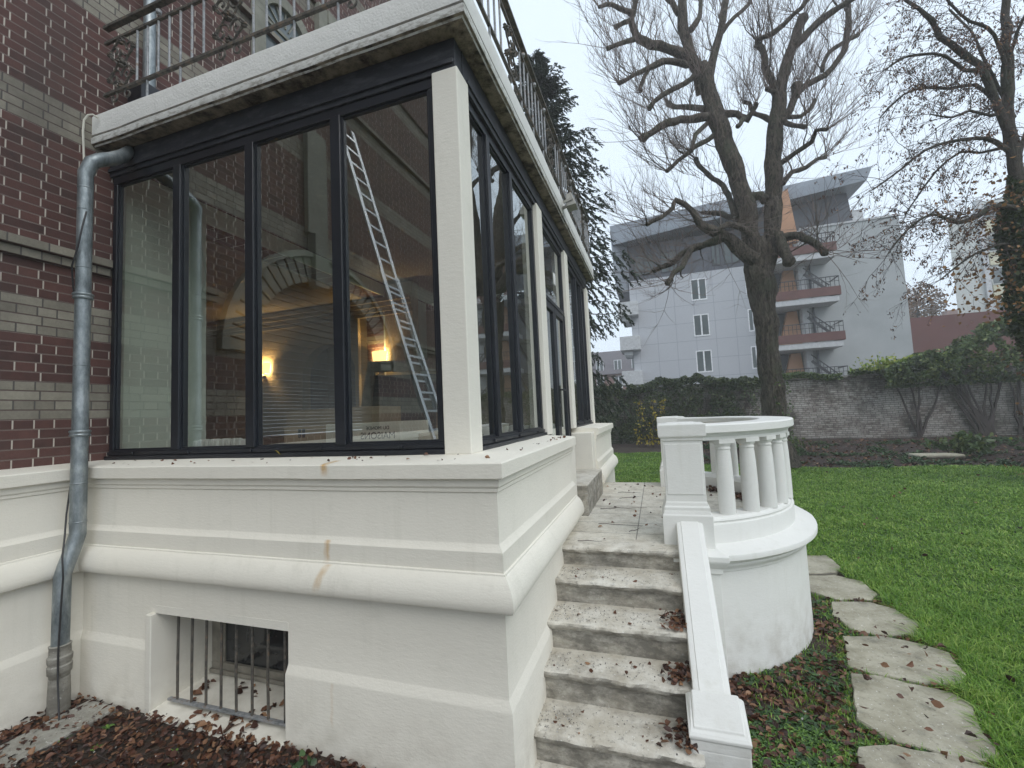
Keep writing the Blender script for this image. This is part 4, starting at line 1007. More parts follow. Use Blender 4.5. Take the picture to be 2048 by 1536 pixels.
scatter(60, .8, 2.2, 1.6, 5.0, on_slab, lambda x, y: .078, .025, .07, .012)
scatter(90, 1.2, 9, 2, 15, on_lawn, lambda x, y: gh(x, y)+.05, .04, .08, .02)
def stepz(y):
    for yy, zz in zip(NY, NZ):
        if y >= yy: return zz
    return 0
scatter(330, -.10, .09, 2.3, 3.28, lambda x, y: rnd.random() < ((x+.10)/.19)**1.4 and not any(abs(y-q) < .03 for q in NY), lambda x, y: stepz(y)+.006, .02, .055, .045)
scatter(46, -.78, .05, 2.3, 3.6, lambda x, y: not any(abs(y-q) < .03 for q in NY), lambda x, y: stepz(y)+.003, .012, .04, .006)
scatter(70, -.78, .9, 3.7, 6.8, lambda x, y: ((x-EC[0])/1.1)**2+((y-EC[1])/1.35)**2 < 1 or x < 0, lambda x, y: 1.0, .02, .055, .008)
scatter(420, .2, 1.08, 4.2, 6.4, lambda x, y: .74 < ((x-EC[0])/1.0)**2+((y-EC[1])/1.25)**2 < 1.0, lambda x, y: 1.0, .03, .07, .05)
scatter(34, -4.1, -.9, 2.2, 2.44, lambda x, y: True, lambda x, y: 1.846+(y-2.2)*.07, .012, .035, .006)
scatter(15, -.98, -.83, 2.3, 4.3, lambda x, y: True, lambda x, y: 1.852, .015, .04, .006)
scatter(3000, 1.5, 16, 15.8, 23, lambda x, y: y > bed_edge(x), gh, .06, .13, .05)
V, F = leaf_arrays(np.array(LP), np.array(LS), flatness=.72, aspect=.75, fold=.45); npmesh('fallen_leaves', V, F, 'dead_leaf', None, 'stuff')
# paint flakes and grit on the steps
LP = []; LS = []
scatter(1500, -.80, .08, 2.27, 3.60, lambda x, y: rnd.random() < .25+.75*max(0, (-x-.35)/.45)**1.5 and not any(abs(y-q) < .02 for q in NY), lambda x, y: stepz(y)+.002, .003, .011, .004)
scatter(500, -4.1, -.9, 1.2, 2.17, lambda x, y: True, lambda x, y: gh(x, y)+.02, .004, .016, .02)
scatter(160, .35, 1.6, 2, 4, dry, lambda x, y: gh(x, y)+.02, .004, .014, .02)
V, F = leaf_arrays(np.array(LP), np.array(LS), flatness=.6, aspect=1.1, fold=.3); npmesh('paint_flakes', V, F, 'grit', None, 'stuff')
# twigs lying about
tw = MB()
def twig(x, y, z, L, a, r_=.0022):
    p = Vector((x, y, z)); pts = [p]
    for i in range(5):
        a += rnd.uniform(-.25, .25); p = p+Vector((math.cos(a), math.sin(a), 0))*L/5; pts.append(Vector((p.x, p.y, z+rnd.uniform(0, .008))))
    tw.tube(pts, [r_, r_, r_*.9, r_*.8, r_*.6, r_*.4], 5)
for x, y, L, a in ((-.60, 4.35, .42, -.25), (-.66, 5.0, .5, .25), (-.50, 5.6, .3, .5), (-.70, 3.75, .2, .1), (-.3, 4.1, .16, .9), (-.55, 6.0, .3, -.2)): twig(x, y, 1.003, L, a, .003)
for i in range(60):
    x, y = rnd.uniform(.8, 2.2), rnd.uniform(1.7, 3.2)
    if on_slab(x, y): twig(x, y, .075, rnd.uniform(.05, .22), rnd.uniform(0, 6.3), rnd.uniform(.0012, .0028))
for i in range(60): twig(rnd.uniform(-4, -1), rnd.uniform(1.1, 2.1), .19, rnd.uniform(.1, .4), rnd.uniform(0, 6.3), .0022)
for i in range(8): twig(rnd.uniform(-.3, .05), rnd.choice([3.12, 2.88, 2.62]), stepz(3.1), .12, rnd.uniform(2.5, 3.5), .0016) if 0 else None
tag(tw.build('fallen_twigs', 'dark_twig'), kind='stuff')
# leafy ground cover
def rosettes(name, n, x0, x1, y0, y1, ok, s0, s1, mat, k0=6, k1=11, rise=.35):
    V = []; F = []; c_ = 0; t_ = 0
    while c_ < n and t_ < n*60:
        t_ += 1; x = rnd.uniform(x0, x1); y = rnd.uniform(y0, y1)
        if not ok(x, y): continue
        c_ += 1; z = gh(x, y)+.008; k_ = rnd.randint(k0, k1); s_ = rnd.uniform(s0, s1)
        for i in range(k_):
            a = i*6.283/k_+rnd.uniform(-.3, .3); L = s_*rnd.uniform(.6, 1); wd = L*rnd.uniform(.30, .42); r_ = rnd.uniform(.1, rise)
            d = Vector((math.cos(a), math.sin(a), 0)); s2 = Vector((-d.y, d.x, 0)); o_ = Vector((x, y, z)); b = len(V)
            pts = [o_, o_+d*L*.35+s2*wd*.4+Vector((0, 0, L*r_*.8)), o_+d*L*.75+s2*wd*.5+Vector((0, 0, L*r_)), o_+d*L+Vector((0, 0, L*r_*.6)), o_+d*L*.75-s2*wd*.5+Vector((0, 0, L*r_)), o_+d*L*.35-s2*wd*.4+Vector((0, 0, L*r_*.8)), o_+d*L*.4+Vector((0, 0, L*r_*.55)), o_+d*L*.75+Vector((0, 0, L*r_*.75))]
            V += [tuple(p_) for p_ in pts]; F += [(b, b+1, b+2, b+7), (b, b+7, b+4, b+5), (b+7, b+2, b+3, b+4)]
    npmesh(name, V, F, mat, None, 'stuff')
cov = lambda x, y: dry(x, y) and x < lawn_edge(y)+.02
rosettes('ground_weeds', 1000, .38, 2.1, 1.7, 5.6, lambda x, y: cov(x, y) and mnoise.noise(Vector((x*2.1, y*2.1, 4))) > -.2, .03, .085, 'weed')
rosettes('ground_ivy', 3400, .36, 1.35, 1.7, 3.3, lambda x, y: cov(x, y) and mnoise.noise(Vector((x*2.6, y*2.6, 14))) > -.15, .020, .042, 'clover', 4, 6, .8)
rosettes('bed_weeds', 500, 1.3, 13, 15.5, 22, lambda x, y: y > bed_edge(x)-.3 and mnoise.noise(Vector((x*1.1, y*1.1, 24))) > .05, .10, .22, 'weed', 5, 9, .8)
rosettes('corner_weeds', 14, -3.9, -1.3, 1.3, 2.1, lambda x, y: True, .02, .05, 'clover')
# small ivy sprig at the wall foot
iv = empty('ivy_sprig', (-1.93, 2.02, .16), 'small dark green ivy sprig at the foot of the wall right of the basement window', 'plant')
b = MB(); 
for k_ in range(4):
    a = k_*1.7; b.tube([(-1.93, 2.03, .14), (-1.93+.05*math.cos(a), 2.0+.03*math.sin(a), .22), (-1.93+.09*math.cos(a), 1.99+.05*math.sin(a), .27)], .002, 4)
b.build('stem', 'dark_twig', iv)
P = np.array([(-1.93+rnd.uniform(-.1, .1), 2.0+rnd.uniform(-.05, .05), .17+rnd.uniform(0, .13)) for _ in range(26)]); leaves('foliage', P, rng.uniform(.03, .05, 26), 'weed', iv, flatness=.0, aspect=1.0)
tag(leaves('yellow_leaf', np.array([[pY(557, 905, 2.46).x, 2.452, 1.90]]), np.array([.05]), 'yellow_leaf', flatness=-.5), 'single curled yellow leaf on the black window ledge', 'leaf')

# ------------------------------------------------------------------ garden wall, ivy and hedge
WY = 24.0
gw = empty('garden_wall', (6, WY, 0), 'old limed brick garden wall streaked dark, overgrown with ivy at both ends', 'wall')
mb = MB(); xs = rng_(-12, 24, .5)
for i, x in enumerate(xs):
    hh = 3.12+.05*math.sin(x*.7)+.04*math.sin(x*2.3); e = mnoise.noise(Vector((x*.6, 0, 0)))*.05
    mb.v += [(x, WY+e, -.4), (x, WY+e*.6, hh), (x, WY+.38, hh), (x, WY+.38, -.4)]
for i in range(len(xs)-1):
    for j in range(3): mb.f.append((i*4+j, i*4+4+j, i*4+5+j, i*4+1+j))
mb.build('masonry', 'garden_brick', gw)
mb = MB()
for i in range(len(xs)-1):
    x = xs[i]; hh = 3.12+.05*math.sin(x*.7)+.04*math.sin(x*2.3); mb.box(x+.01, x+.49, WY-.06, WY+.44, hh+.004, hh+.075)
mb.build('coping', 'old_concrete', gw, bevel=.015)
def shellpts(n, x0, x1, topf, y0, thick, z0=0, dens_=None):
    out = []
    while len(out) < n:
        x = rnd.uniform(x0, x1); top = topf(x)
        face = rnd.random() < .6
        if face: z = rnd.uniform(z0, top); y = y0-thick*(.35+.65*math.sin(math.pi*min(1, max(0, (z-z0)/(top-z0)))**.8))*rnd.uniform(.75, 1.05)+mnoise.noise(Vector((x*1.2, z*1.2, 0)))*.35
        else: z = top+rnd.uniform(-.35, .06)+mnoise.noise(Vector((x*3.2, 7, 0)))*.14; y = y0+rnd.uniform(-thick, thick*.9)
        if mnoise.noise(Vector((x*2.3, z*2.3, y*2.3+5))) < -.22: continue
        if dens_ and rnd.random() > dens_(x, z): continue
        out.append((x, y, z))
    return np.array(out)
# left: dark ivy mass over the wall
ht = lambda x: 3.42+.14*math.sin(x*1.1)+.07*math.sin(x*3.1+1)+mnoise.noise(Vector((x*1.7, 0, 3)))*.16
h1 = empty('ivy_hedge', (-1.5, WY-.3, 0), 'dark overgrown ivy hanging over the left stretch of the garden wall', 'hedge')
leaves('foliage', shellpts(26000, -9, 5.6, ht, WY-.15, .55, .5, lambda x, z: 1 if x < 3.6 else (1 if z > 2.75 else max(.04, 1-(x-3.6)/1.4))), rng.uniform(.07, .14, 26000), 'ivy', h1, aspect=.9)
mb = MB()
for i in range(150):
    x = rnd.uniform(-9, 4.2); z = rnd.uniform(.2, .8); p = Vector((x, WY-.2-rnd.uniform(0, .3), z)); pts = [p]
    for k_ in range(7): p = p+Vector((rnd.uniform(-.22, .22), rnd.uniform(-.05, .05), rnd.uniform(.2, .45))); pts.append(p)
    mb.tube(pts, [.022, .02, .018, .014, .012, .01, .008, .005], 4)
mb.build('stems', 'dark_twig', h1)
# twiggy dark under-layer at the foot
P = shellpts(9000, -9, 4.5, lambda x: 1.6, WY-.25, .5, .15); leaves('under_foliage', P, rng.uniform(.06, .12, 9000), 'ivy', h1, aspect=.6)
# strip of ivy on the coping
h2 = empty('coping_ivy', (8, WY, 3.2), 'thin trail of ivy creeping along the top of the limed brick wall', 'plant')
P = np.array([(x, WY+rnd.uniform(-.28, .4), 3.22+rnd.uniform(-.12, .16)+.1*math.sin(x*2.2)) for x in [rnd.uniform(5.4, 11.5) for _ in range(5200)] if mnoise.noise(Vector((x*1.6, 0, 8))) > -.35]); leaves('foliage', P, rng.uniform(.06, .12, len(P)), 'hedge_leaf', h2, aspect=.9)
# right: hedge swelling over the wall
ht3 = lambda x: 3.4+1.9*smooth(9.8, 15.5, x)+.18*math.sin(x*1.9)+mnoise.noise(Vector((x*1.3, 4, 3)))*.35
h3 = empty('hedge', (15, WY-.3, 0), 'green hedge with yellow-green tips swelling over the right end of the garden wall', 'hedge')
leaves('foliage', shellpts(24000, 9.6, 24, ht3, WY-.2, .9, 2.5, lambda x, z: 1), rng.uniform(.09, .19, 24000), 'hedge_leaf', h3, aspect=.75)
P = shellpts(15000, 15.2, 24, lambda x: 3.2, WY-.3, .9, .3); leaves('lower_foliage', P, rng.uniform(.09, .18, 15000), 'ivy', h3, aspect=.8)
mb = MB()
for cx_ in (10.9, 13.0, 13.3, 13.5, 14.3):
    for i in range(4):
        p = Vector((cx_+rnd.uniform(-.1, .1), WY-.14, .3)); pts = [p]; dx = rnd.uniform(-.22, .22)
        for k_ in range(8): p = p+Vector((dx+rnd.uniform(-.08, .08), rnd.uniform(-.02, .01), .38)); pts.append(p)
        mb.tube(pts, [.06, .055, .05, .045, .04, .035, .03, .02, .015], 5)
mb.build('stems', 'dark_twig', h3)
P = np.array([(p_+rnd.gauss(0, .55), WY-.35+rnd.gauss(0, .15), 3.35+abs(rnd.gauss(0, .22))) for p_ in [rnd.choice([9.9, 10.4, 11.9, 12.6]) for _ in range(1500)]]); leaves('light_tips', P, rng.uniform(.12, .2, 1500), 'light_leaf', h3, aspect=.6)
def bush(name, c, r_, n, size, mat, label, cat='shrub', asp=.6, group=None, stems=14):
    t = empty(name, (c[0], c[1], gh(c[0], c[1])), label, cat, group); g0 = gh(c[0], c[1])
    P = []; mb = MB()
    for i in range(stems):
        a = rnd.uniform(0, 6.28); rr = rnd.uniform(.2, 1); tip = Vector((c[0]+r_[0]*rr*math.cos(a), c[1]+r_[1]*rr*math.sin(a), g0+r_[2]*(1-.5*rr*rr)*rnd.uniform(.7, 1.05)))
        b0 = Vector((c[0]+rnd.uniform(-.1, .1), c[1]+rnd.uniform(-.1, .1), g0)); mid = b0.lerp(tip, .5)+Vector((0, 0, .15*r_[2])); mb.tube([b0, mid, tip], [.018, .012, .005], 4)
        for k_ in range(n//stems):
            t_ = rnd.uniform(.35, 1.08); q = (b0.lerp(mid, t_*2) if t_ < .5 else mid.lerp(tip, (t_-.5)*2)); P.append(tuple(q+Vector((rnd.gauss(0, r_[0]*.16), rnd.gauss(0, r_[1]*.16), rnd.gauss(0, r_[2]*.09)))))
    mb.build('stems', 'dark_twig', t); leaves('foliage', np.array(P), rng.uniform(size*.6, size*1.3, len(P)), mat, t, aspect=asp, flatness=-.2); return t
bush('shrub', (10.7, 15.2), (1.1, .9, 1.6), 2200, .24, 'light_leaf', 'light green broad-leaved shrub at the right edge of the lawn', stems=26)
bush('shrub', (12.8, 16.5), (1.6, 1.2, 2.2), 2200, .24, 'hedge_leaf', 'darker green shrub behind the light green one at the right edge', stems=26)
bush('shrub', (9.2, 18.2), (.8, .6, .9), 420, .2, 'hedge_leaf', 'low green shrub in the bark bed left of the light green one', stems=10)
bush('shrub', (4.4, 19.5), (1.3, .8, .8), 520, .13, 'hedge_leaf', 'low sparse weeds in the bark bed right of the big trunk', 'weeds', stems=26)
t = empty('yellowing_climber', (-1.3, 21.2, .2), 'slender climber with yellow autumn leaves against the dark ivy', 'plant'); P = []; mb = MB()
for k_ in range(5):
    p = Vector((-.9+k_*.33, 21.6, gh(0, 21))); pts = [p]
    for i in range(8): p = p+Vector((rnd.uniform(-.1, .1), 0, .27)); pts.append(p); P += [tuple(p+Vector((rnd.uniform(-.14, .14), rnd.uniform(-.1, .1), rnd.uniform(-.1, .1)))) for _ in range(5 if i > 1 else 12)]
    mb.tube(pts, .012, 4)
mb.build('stems', 'dark_twig', t); leaves('foliage', np.array(P), rng.uniform(.08, .15, len(P)), 'yellow_leaf', t, aspect=.8)
tag(MB().box(7.9, 9.15, 17.6, 18.2, .06, .19).build('stone_block', 'flagstone', bevel=.05), 'long flat pinkish stone lying in the bark bed', 'stone')
b = MB(); b.lathe([(.02, 0), (.10, .02), (.12, .06), (.08, .10), (.02, .115)], (5.6, 8.4, gh(5.6, 8.4)+.04), 9); tag(b.build('stone', 'flagstone', smooth=True), 'small lone tan stone lying on the lawn', 'stone')

# ------------------------------------------------------------------ trees
def smoothpath(pts, rad, step=.35, jit=.03):
    P = [Vector(p) for p in pts]; out = []; rr = []
    for i in range(len(P)-1):
        a, b_, c, d = P[max(i-1, 0)], P[i], P[i+1], P[min(i+2, len(P)-1)]
        n = max(2, int((c-b_).length/step))
        for k_ in range(n):
            t = k_/n; q = .5*((2*b_)+(c-a)*t+(2*a-5*b_+4*c-d)*t*t+(3*b_-a-3*c+d)*t**3)
            j = jit*min(1, rad[i]*12)
            q = q+Vector((rnd.uniform(-j, j), rnd.uniform(-j, j), rnd.uniform(-j, j)))
            out.append(q); rr.append((rad[i]*(1-t)+rad[i+1]*t)*(1+rnd.uniform(-.09, .09)))
    out.append(P[-1]); rr.append(rad[-1]); return out, rr
tree = empty('pollarded_tree', (3.5, 16, 0), 'huge bare forked tree with knobbly pollarded limbs, in front of the garden wall', 'tree')
TY = 16.0; PXM = 1/ FPX
def px2m(x, y, Y): p = pY(x, y, Y); return ((p-Vector((0, 0, H))).dot(Vector(_fw)))*PXM*.93*math.cos(math.atan((x-1024)/FPX))
def limb(name, pts, y0=TY, y1=None, n=10, parent=tree, mat='bark', knob=True):
    """pts: (px, py, half width in px); the limb leans from depth y0 to y1"""
    y1 = y0 if y1 is None else y1; k_ = len(pts); P = []; Rr = []
    for i, (x, y, r_) in enumerate(pts):
        Y = y0+(y1-y0)*(i/max(1, k_-1)); P.append(pY(x, y, Y)); Rr.append(r_*px2m(x, y, Y)*.93)
    P, Rr = smoothpath(P, Rr)
    if knob and Rr[-1] < .16: P.append(P[-1]+(P[-1]-P[-2]).normalized()*Rr[-1]*.9); Rr[-1] *= 1.35; Rr.append(Rr[-1]*.55)
    b = MB()
    if n >= 12:     # thick stems: furrowed, knobbly surface
        n_ = n*4; P2 = []; R2 = []
        for i in range(len(P)-1):
            for q in range(3): P2.append(P[i].lerp(P[i+1], q/3)); R2.append(Rr[i]*(1-q/3)+Rr[i+1]*q/3)
        P2.append(P[-1]); R2.append(Rr[-1]); b.tube(P2, R2, n_)
        for i in range(len(b.v)):
            v = Vector(b.v[i]); c_ = P2[min(i//n_, len(P2)-1)]; d = (v-c_).normalized()
            e = mnoise.noise(Vector((d.x*5, d.y*5, v.z*1.1+7)))*.055+mnoise.noise(Vector((v.x*3, v.y*3, v.z*2)))*.06+abs(mnoise.noise(Vector((d.x*11, d.y*11, v.z*2.2))))*.05
            b.v[i] = tuple(v+d*(e-.02)*min(1, R2[min(i//n_, len(P2)-1)]/.35))
    else: b.tube(P, Rr, n, jit=.06)
    b.build(name, mat, parent, smooth=True, angle=80)
    return P, Rr
tw_src = []
def L_(name, pts, y0, y1=None, w_=1.0, **k):
    P, Rr = limb(name, pts, y0, y1, **k); tw_src.append((P, Rr, w_))
b0 = pY(1548, 900, TY)
limb('trunk', [(1556, 935, 50), (1551, 890, 40), (1548, 850, 33), (1546, 800, 29), (1537, 700, 27.5), (1527, 600, 28.5), (1520, 555, 33), (1514, 515, 34), (1512, 480, 24)], TY, n=20, knob=False)
L_('limb', [(1512, 560, 22), (1505, 500, 22), (1497, 438, 22), (1474, 351, 21), (1448, 281, 21), (1424, 212, 20), (1410, 150, 17), (1404, 128, 14)], TY, n=14, knob=False, w_=.5)
L_('limb', [(1410, 165, 17), (1385, 118, 13), (1367, 57, 12), (1364, 0, 11), (1362, -60, 9), (1356, -150, 6)], TY, 15.6, w_=1.2)
L_('limb', [(1412, 165, 16), (1424, 125, 10), (1439, 66, 9), (1452, 0, 8), (1462, -70, 7), (1466, -150, 5)], TY, 16.6, w_=1.2)
L_('limb', [(1526, 560, 20), (1538, 504, 20), (1547, 395, 20), (1545, 307, 20), (1553, 245, 18), (1559, 190, 16)], TY, n=14, knob=False, w_=.5)
L_('limb', [(1559, 195, 15), (1568, 140, 13), (1584, 96, 13), (1597, 60, 12), (1606, 36, 11)], TY, 16.2)
L_('limb', [(1583, 100, 10), (1605, 75, 10), (1634, 48, 9), (1676, 15, 8), (1712, -5, 7), (1760, -30, 5)], 16.1, 15.4, w_=1.3)
L_('limb', [(1556, 195, 12), (1543, 165, 9), (1531, 131, 9), (1527, 105, 8), (1514, 90, 8), (1520, 76, 6), (1548, 66, 7), (1588, 28, 6), (1612, 2, 6), (1640, -50, 4)], TY, 15.2, w_=1.2)
L_('limb', [(1562, 245, 12), (1580, 218, 10), (1592, 190, 10), (1612, 172, 9), (1650, 150, 8), (1680, 118, 8), (1694, 79, 8), (1698, 30, 7), (1692, -20, 5)], TY, 16.8, w_=1.3)
L_('limb', [(1645, 142, 6), (1652, 115, 6), (1668, 96, 6), (1716, 70, 5)], 16.6, 17.2)
L_('limb', [(1592, 195, 12), (1594, 172, 12)], 16.2, 16.0)
L_('limb', [(1564, 327, 8), (1592, 306, 6), (1623, 285, 6), (1632, 262, 5), (1654, 259, 4)], TY, 15.0)
L_('limb', [(1566, 368, 8), (1585, 345, 6), (1612, 335, 6), (1635, 318, 5), (1650, 314, 5)], TY, 17.0)
L_('limb', [(1564, 478, 12), (1590, 470, 11), (1610, 476, 10), (1632, 488, 9), (1650, 506, 8)], 15.9, 14.9)
L_('limb', [(1556, 470, 14), (1570, 505, 14), (1578, 524, 12)], 15.8, 15.2, w_=.2)
L_('limb', [(1508, 520, 20), (1474, 492, 17), (1440, 468, 14), (1408, 455, 11), (1395, 440, 9), (1384, 420, 7), (1352, 401, 6), (1345, 418, 5), (1322, 434, 5), (1294, 449, 4)], 15.8, 14.6, w_=1.3)
L_('limb', [(1446, 472, 10), (1420, 486, 9), (1380, 500, 8), (1352, 518, 7), (1338, 528, 6), (1308, 541, 5)], 15.4, 15.8, w_=1.2)
L_('limb', [(1400, 490, 7), (1380, 500, 7), (1365, 533, 7), (1348, 545, 6), (1335, 566, 6)], 15.3, 14.6, w_=1.1)
L_('limb', [(1424, 232, 12), (1395, 236, 10), (1362, 240, 9), (1338, 245, 9), (1306, 262, 8), (1286, 276, 8)], TY, 15.0, w_=1.4)
L_('limb', [(1408, 218, 8), (1380, 213, 7), (1350, 215, 6), (1338, 208, 6)], TY, 17.0)
L_('limb', [(1432, 268, 7), (1402, 288, 6), (1382, 298, 6), (1356, 322, 5), (1334, 342, 4)], TY, 15.2)
L_('limb', [(1416, 245, 6), (1392, 268, 6), (1383, 302, 4)], TY, 15.0, w_=.6)
L_('limb', [(1392, 150, 8), (1369, 170, 6), (1325, 190, 6), (1299, 217, 5)], 16, 15.3)
L_('limb', [(1382, 130, 8), (1360, 126, 7), (1325, 122, 7), (1300, 133, 6), (1268, 150, 5), (1238, 166, 4)], 15.9, 14.6, w_=1.3)
L_('limb', [(1325, 124, 6), (1300, 138, 5), (1284, 165, 5), (1281, 182, 4)], 15.3, 15.0, w_=.6)
L_('limb', [(1378, 112, 12), (1350, 102, 11), (1317, 92, 10), (1290, 83, 10), (1272, 68, 9), (1264, 46, 8), (1268, 25, 7), (1272, -10, 7), (1270, -60, 5)], 15.9, 14.8, w_=1.4)
L_('limb', [(1268, 28, 8), (1250, 22, 6), (1225, 10, 5), (1212, 6, 5), (1198, 14, 3)], 15, 14.4)
L_('limb', [(1270, 78, 6), (1245, 84, 5), (1216, 97, 4)], 15, 14.2)
L_('limb', [(1266, 40, 6), (1246, 46, 5), (1232, 54, 5)], 15, 15.4, w_=.5)
L_('limb', [(1382, 60, 8), (1392, 45, 7), (1402, 25, 5), (1398, -10, 4)], 15.9, 16.4, w_=.8)
L_('limb', [(1358, 30, 7), (1344, 5, 6), (1330, -10, 5), (1322, -60, 4)], 15.8, 15.2)
L_('limb', [(1446, 62, 6), (1470, 35, 5), (1496, 10, 5), (1510, -20, 4)], 16.3, 16.8)
L_('limb', [(1440, 232, 12), (1462, 226, 9), (1482, 232, 8), (1495, 240, 7), (1506, 222, 6), (1512, 208, 5)], TY, 15.6, w_=.9)
L_('limb', [(1488, 238, 7), (1482, 248, 5), (1476, 252, 5)], 15.7, 15.4, w_=.3)
L_('limb', [(1546, 243, 8), (1528, 234, 7), (1510, 226, 6), (1498, 208, 5), (1488, 204, 4)], TY, 16.4, w_=.8)
L_('limb', [(1488, 440, 9), (1470, 430, 8), (1460, 400, 7), (1453, 382, 7), (1435, 362, 6), (1417, 351, 6), (1400, 330, 6), (1392, 318, 5)], TY, 16.6, w_=1.2)
L_('limb', [(1476, 440, 9), (1455, 432, 7), (1430, 425, 6), (1405, 425, 4)], TY, 17.0)
L_('limb', [(1490, 400, 9), (1505, 392, 12), (1520, 392, 13), (1532, 400, 11)], TY, 16.0, w_=.5)
L_('limb', [(1560, 180, 8), (1542, 184, 6), (1534, 178, 5)], TY, 15.6, w_=.4)
L_('limb', [(1562, 240, 7), (1585, 250, 6), (1610, 254, 5)], TY, 15.2, w_=.5)
L_('limb', [(1563, 235, 7), (1600, 232, 6), (1624, 215, 5), (1630, 200, 4)], TY, 16.8, w_=.8)
L_('limb', [(1400, 190, 7), (1392, 160, 5), (1402, 150, 4)], TY, 15.5, w_=.4)
L_('limb', [(1500, 470, 9), (1480, 455, 8), (1455, 448, 7), (1440, 462, 6)], 15.6, 15.0, w_=.6)
# thin shoots: one part per limb would be hundreds, they are one haze of shoots
SH = MB(); CEN = pY(1490, 330, 16)
def shoot(p, d, L, r_, gen=0):
    n = 4; pts = [p]; 
    for i in range(n):
        d = (d+Vector((rnd.uniform(-.2, .2), rnd.uniform(-.2, .2), rnd.uniform(-.08, .26)))).normalized(); pts.append(pts[-1]+d*L/n)
    SH.tube(pts, [r_, r_*.8, r_*.62, r_*.45, r_*.25], 3, cap=False)
    if gen < 2:
        for k_ in range(rnd.choice([2, 3, 4]) if gen == 0 else rnd.choice([0, 1, 2])):
            i = rnd.randint(1, n-1); side = Vector((rnd.uniform(-1, 1), rnd.uniform(-1, 1), rnd.uniform(-.2, .7))).normalized()
            shoot(pts[i], (d*.8+side*.65).normalized(), L*rnd.uniform(.35, .6), r_*.6, gen+1)
for P, Rr, w_ in tw_src:
    for i in range(2, len(P)):
        if rnd.random() > .30*w_: continue
        out = (P[i]-CEN); out.y *= .6; out.normalize(); d = (out*rnd.uniform(.3, .9)+Vector((rnd.uniform(-.7, .7), rnd.uniform(-.6, .6), rnd.uniform(0, .7)))).normalized()
        L = rnd.uniform(.5, 1.3); pts = [P[i]]; r_ = rnd.uniform(.018, .032)
        for q in range(5): d = (d+Vector((rnd.uniform(-.3, .3), rnd.uniform(-.3, .3), rnd.uniform(-.05, .35)))).normalized(); pts.append(pts[-1]+d*L/5)
        SB = MB(); SB.tube(pts, [r_, r_*.9, r_*.75, r_*.65, r_*.55, r_*.5], 5); nsb = globals().get('nsb', 0)+1
        if nsb <= 95: SB.build('side_branch', 'bark', tree)
        for q in (2, 3, 4, 5, 5, 5): shoot(pts[q], (d+Vector((rnd.uniform(-.6, .6), rnd.uniform(-.6, .6), rnd.uniform(-.2, .5)))).normalized(), rnd.uniform(.7, 1.9), rnd.uniform(.007, .012))
for P, Rr, w_ in tw_src:
    for i in range(1, len(P)):
        tipness = i/len(P); m_ = int(rnd.random()+ (.7+1.3*tipness)*w_*.8)
        if i >= len(P)-3: m_ += 3 if w_ > .3 else 0
        for _ in range(m_):
            out = (P[i]-CEN); out.y *= .6; out = out.normalized() if out.length > .1 else Vector((0, 0, 1))
            d = (out*rnd.uniform(.2, .9)+Vector((rnd.uniform(-.6, .6), rnd.uniform(-.6, .6), rnd.uniform(.1, 1.0)))).normalized()
            shoot(P[i]+d*Rr[i]*.7, d, rnd.uniform(.9, 2.5)*(.75+.5*tipness), rnd.uniform(.007, .014))
tag(SH.build('thin_shoots', 'twig', tree), kind='stuff')
print('shoots', len(SH.v))
# ivy on the trunk
P = []
for i in range(900):
    a = rnd.uniform(0, 6.28); z = rnd.uniform(.4, 3.2); P.append((3.66+.48*math.cos(a), 16+.52*math.sin(a), z))
P = [q for q in P if q[0] > 3.55 and mnoise.noise(Vector((q[0]*3, q[2]*1.5, 1))) > -.1]; leaves('trunk_ivy', np.array(P), rng.uniform(.05, .1, len(P)), 'hedge_leaf', tree)

# right-hand tree: ivy-clad trunk, drooping twigs with seeds, last orange leaves
t2 = empty('ivy_clad_tree', (8.9, 13.2, 0), 'half-bare tree with ivy round its trunk, seed clusters and a few orange leaves', 'tree')
TY2 = 13.0; tw2 = []
def L2(name, pts, y0, y1=None, w_=1., n=8):
    P, Rr = limb(name, pts, y0, y1, parent=t2, mat='far_bark', n=n, knob=False); tw2.append((P, Rr, w_))
L2('trunk', [(2140, 930, 40), (2125, 820, 34), (2100, 700, 30), (2070, 590, 27), (2045, 470, 24), (2032, 340, 20), (2018, 250, 17), (2014, 150, 15), (2012, 60, 13), (2012, -60, 10), (2020, -160, 6)], TY2, n=14, w_=.5)
L2('limb', [(2022, 270, 15), (2000, 215, 13), (1972, 155, 11), (1945, 118, 10), (1915, 102, 9), (1880, 72, 8), (1860, 42, 7), (1836, 15, 5), (1810, 0, 4)], TY2, 12.2, 1.5)
L2('limb', [(1960, 140, 7), (1930, 140, 6), (1890, 112, 4), (1840, 108, 4), (1800, 118, 3), (1770, 140, 2)], 12.6, 11.8, 1.3)
L2('limb', [(1990, 200, 7), (1950, 170, 6), (1900, 178, 5), (1850, 175, 4), (1806, 190, 3), (1760, 235, 2)], 13, 14, 1.3)
L2('limb', [(2030, 310, 9), (1990, 285, 7), (1950, 275, 6), (1900, 285, 5), (1850, 300, 4), (1800, 340, 3), (1745, 380, 2)], TY2, 12.0, 1.6)
L2('limb', [(2028, 235, 8), (2000, 180, 5), (1960, 100, 4), (1940, 60, 3), (1900, 20, 3)], TY2, 13.8, 1.2)
L2('limb', [(2018, 150, 7), (1990, 70, 5), (1960, 50, 5), (1920, 30, 4), (1880, -20, 3)], TY2, 12.2, 1.2)
L2('limb', [(2040, 420, 10), (2008, 412, 8), (1975, 418, 8), (1945, 438, 8), (1920, 446, 7), (1890, 436, 5), (1860, 430, 4), (1820, 455, 3), (1780, 500, 2)], 12.8, 11.8, 1.5)
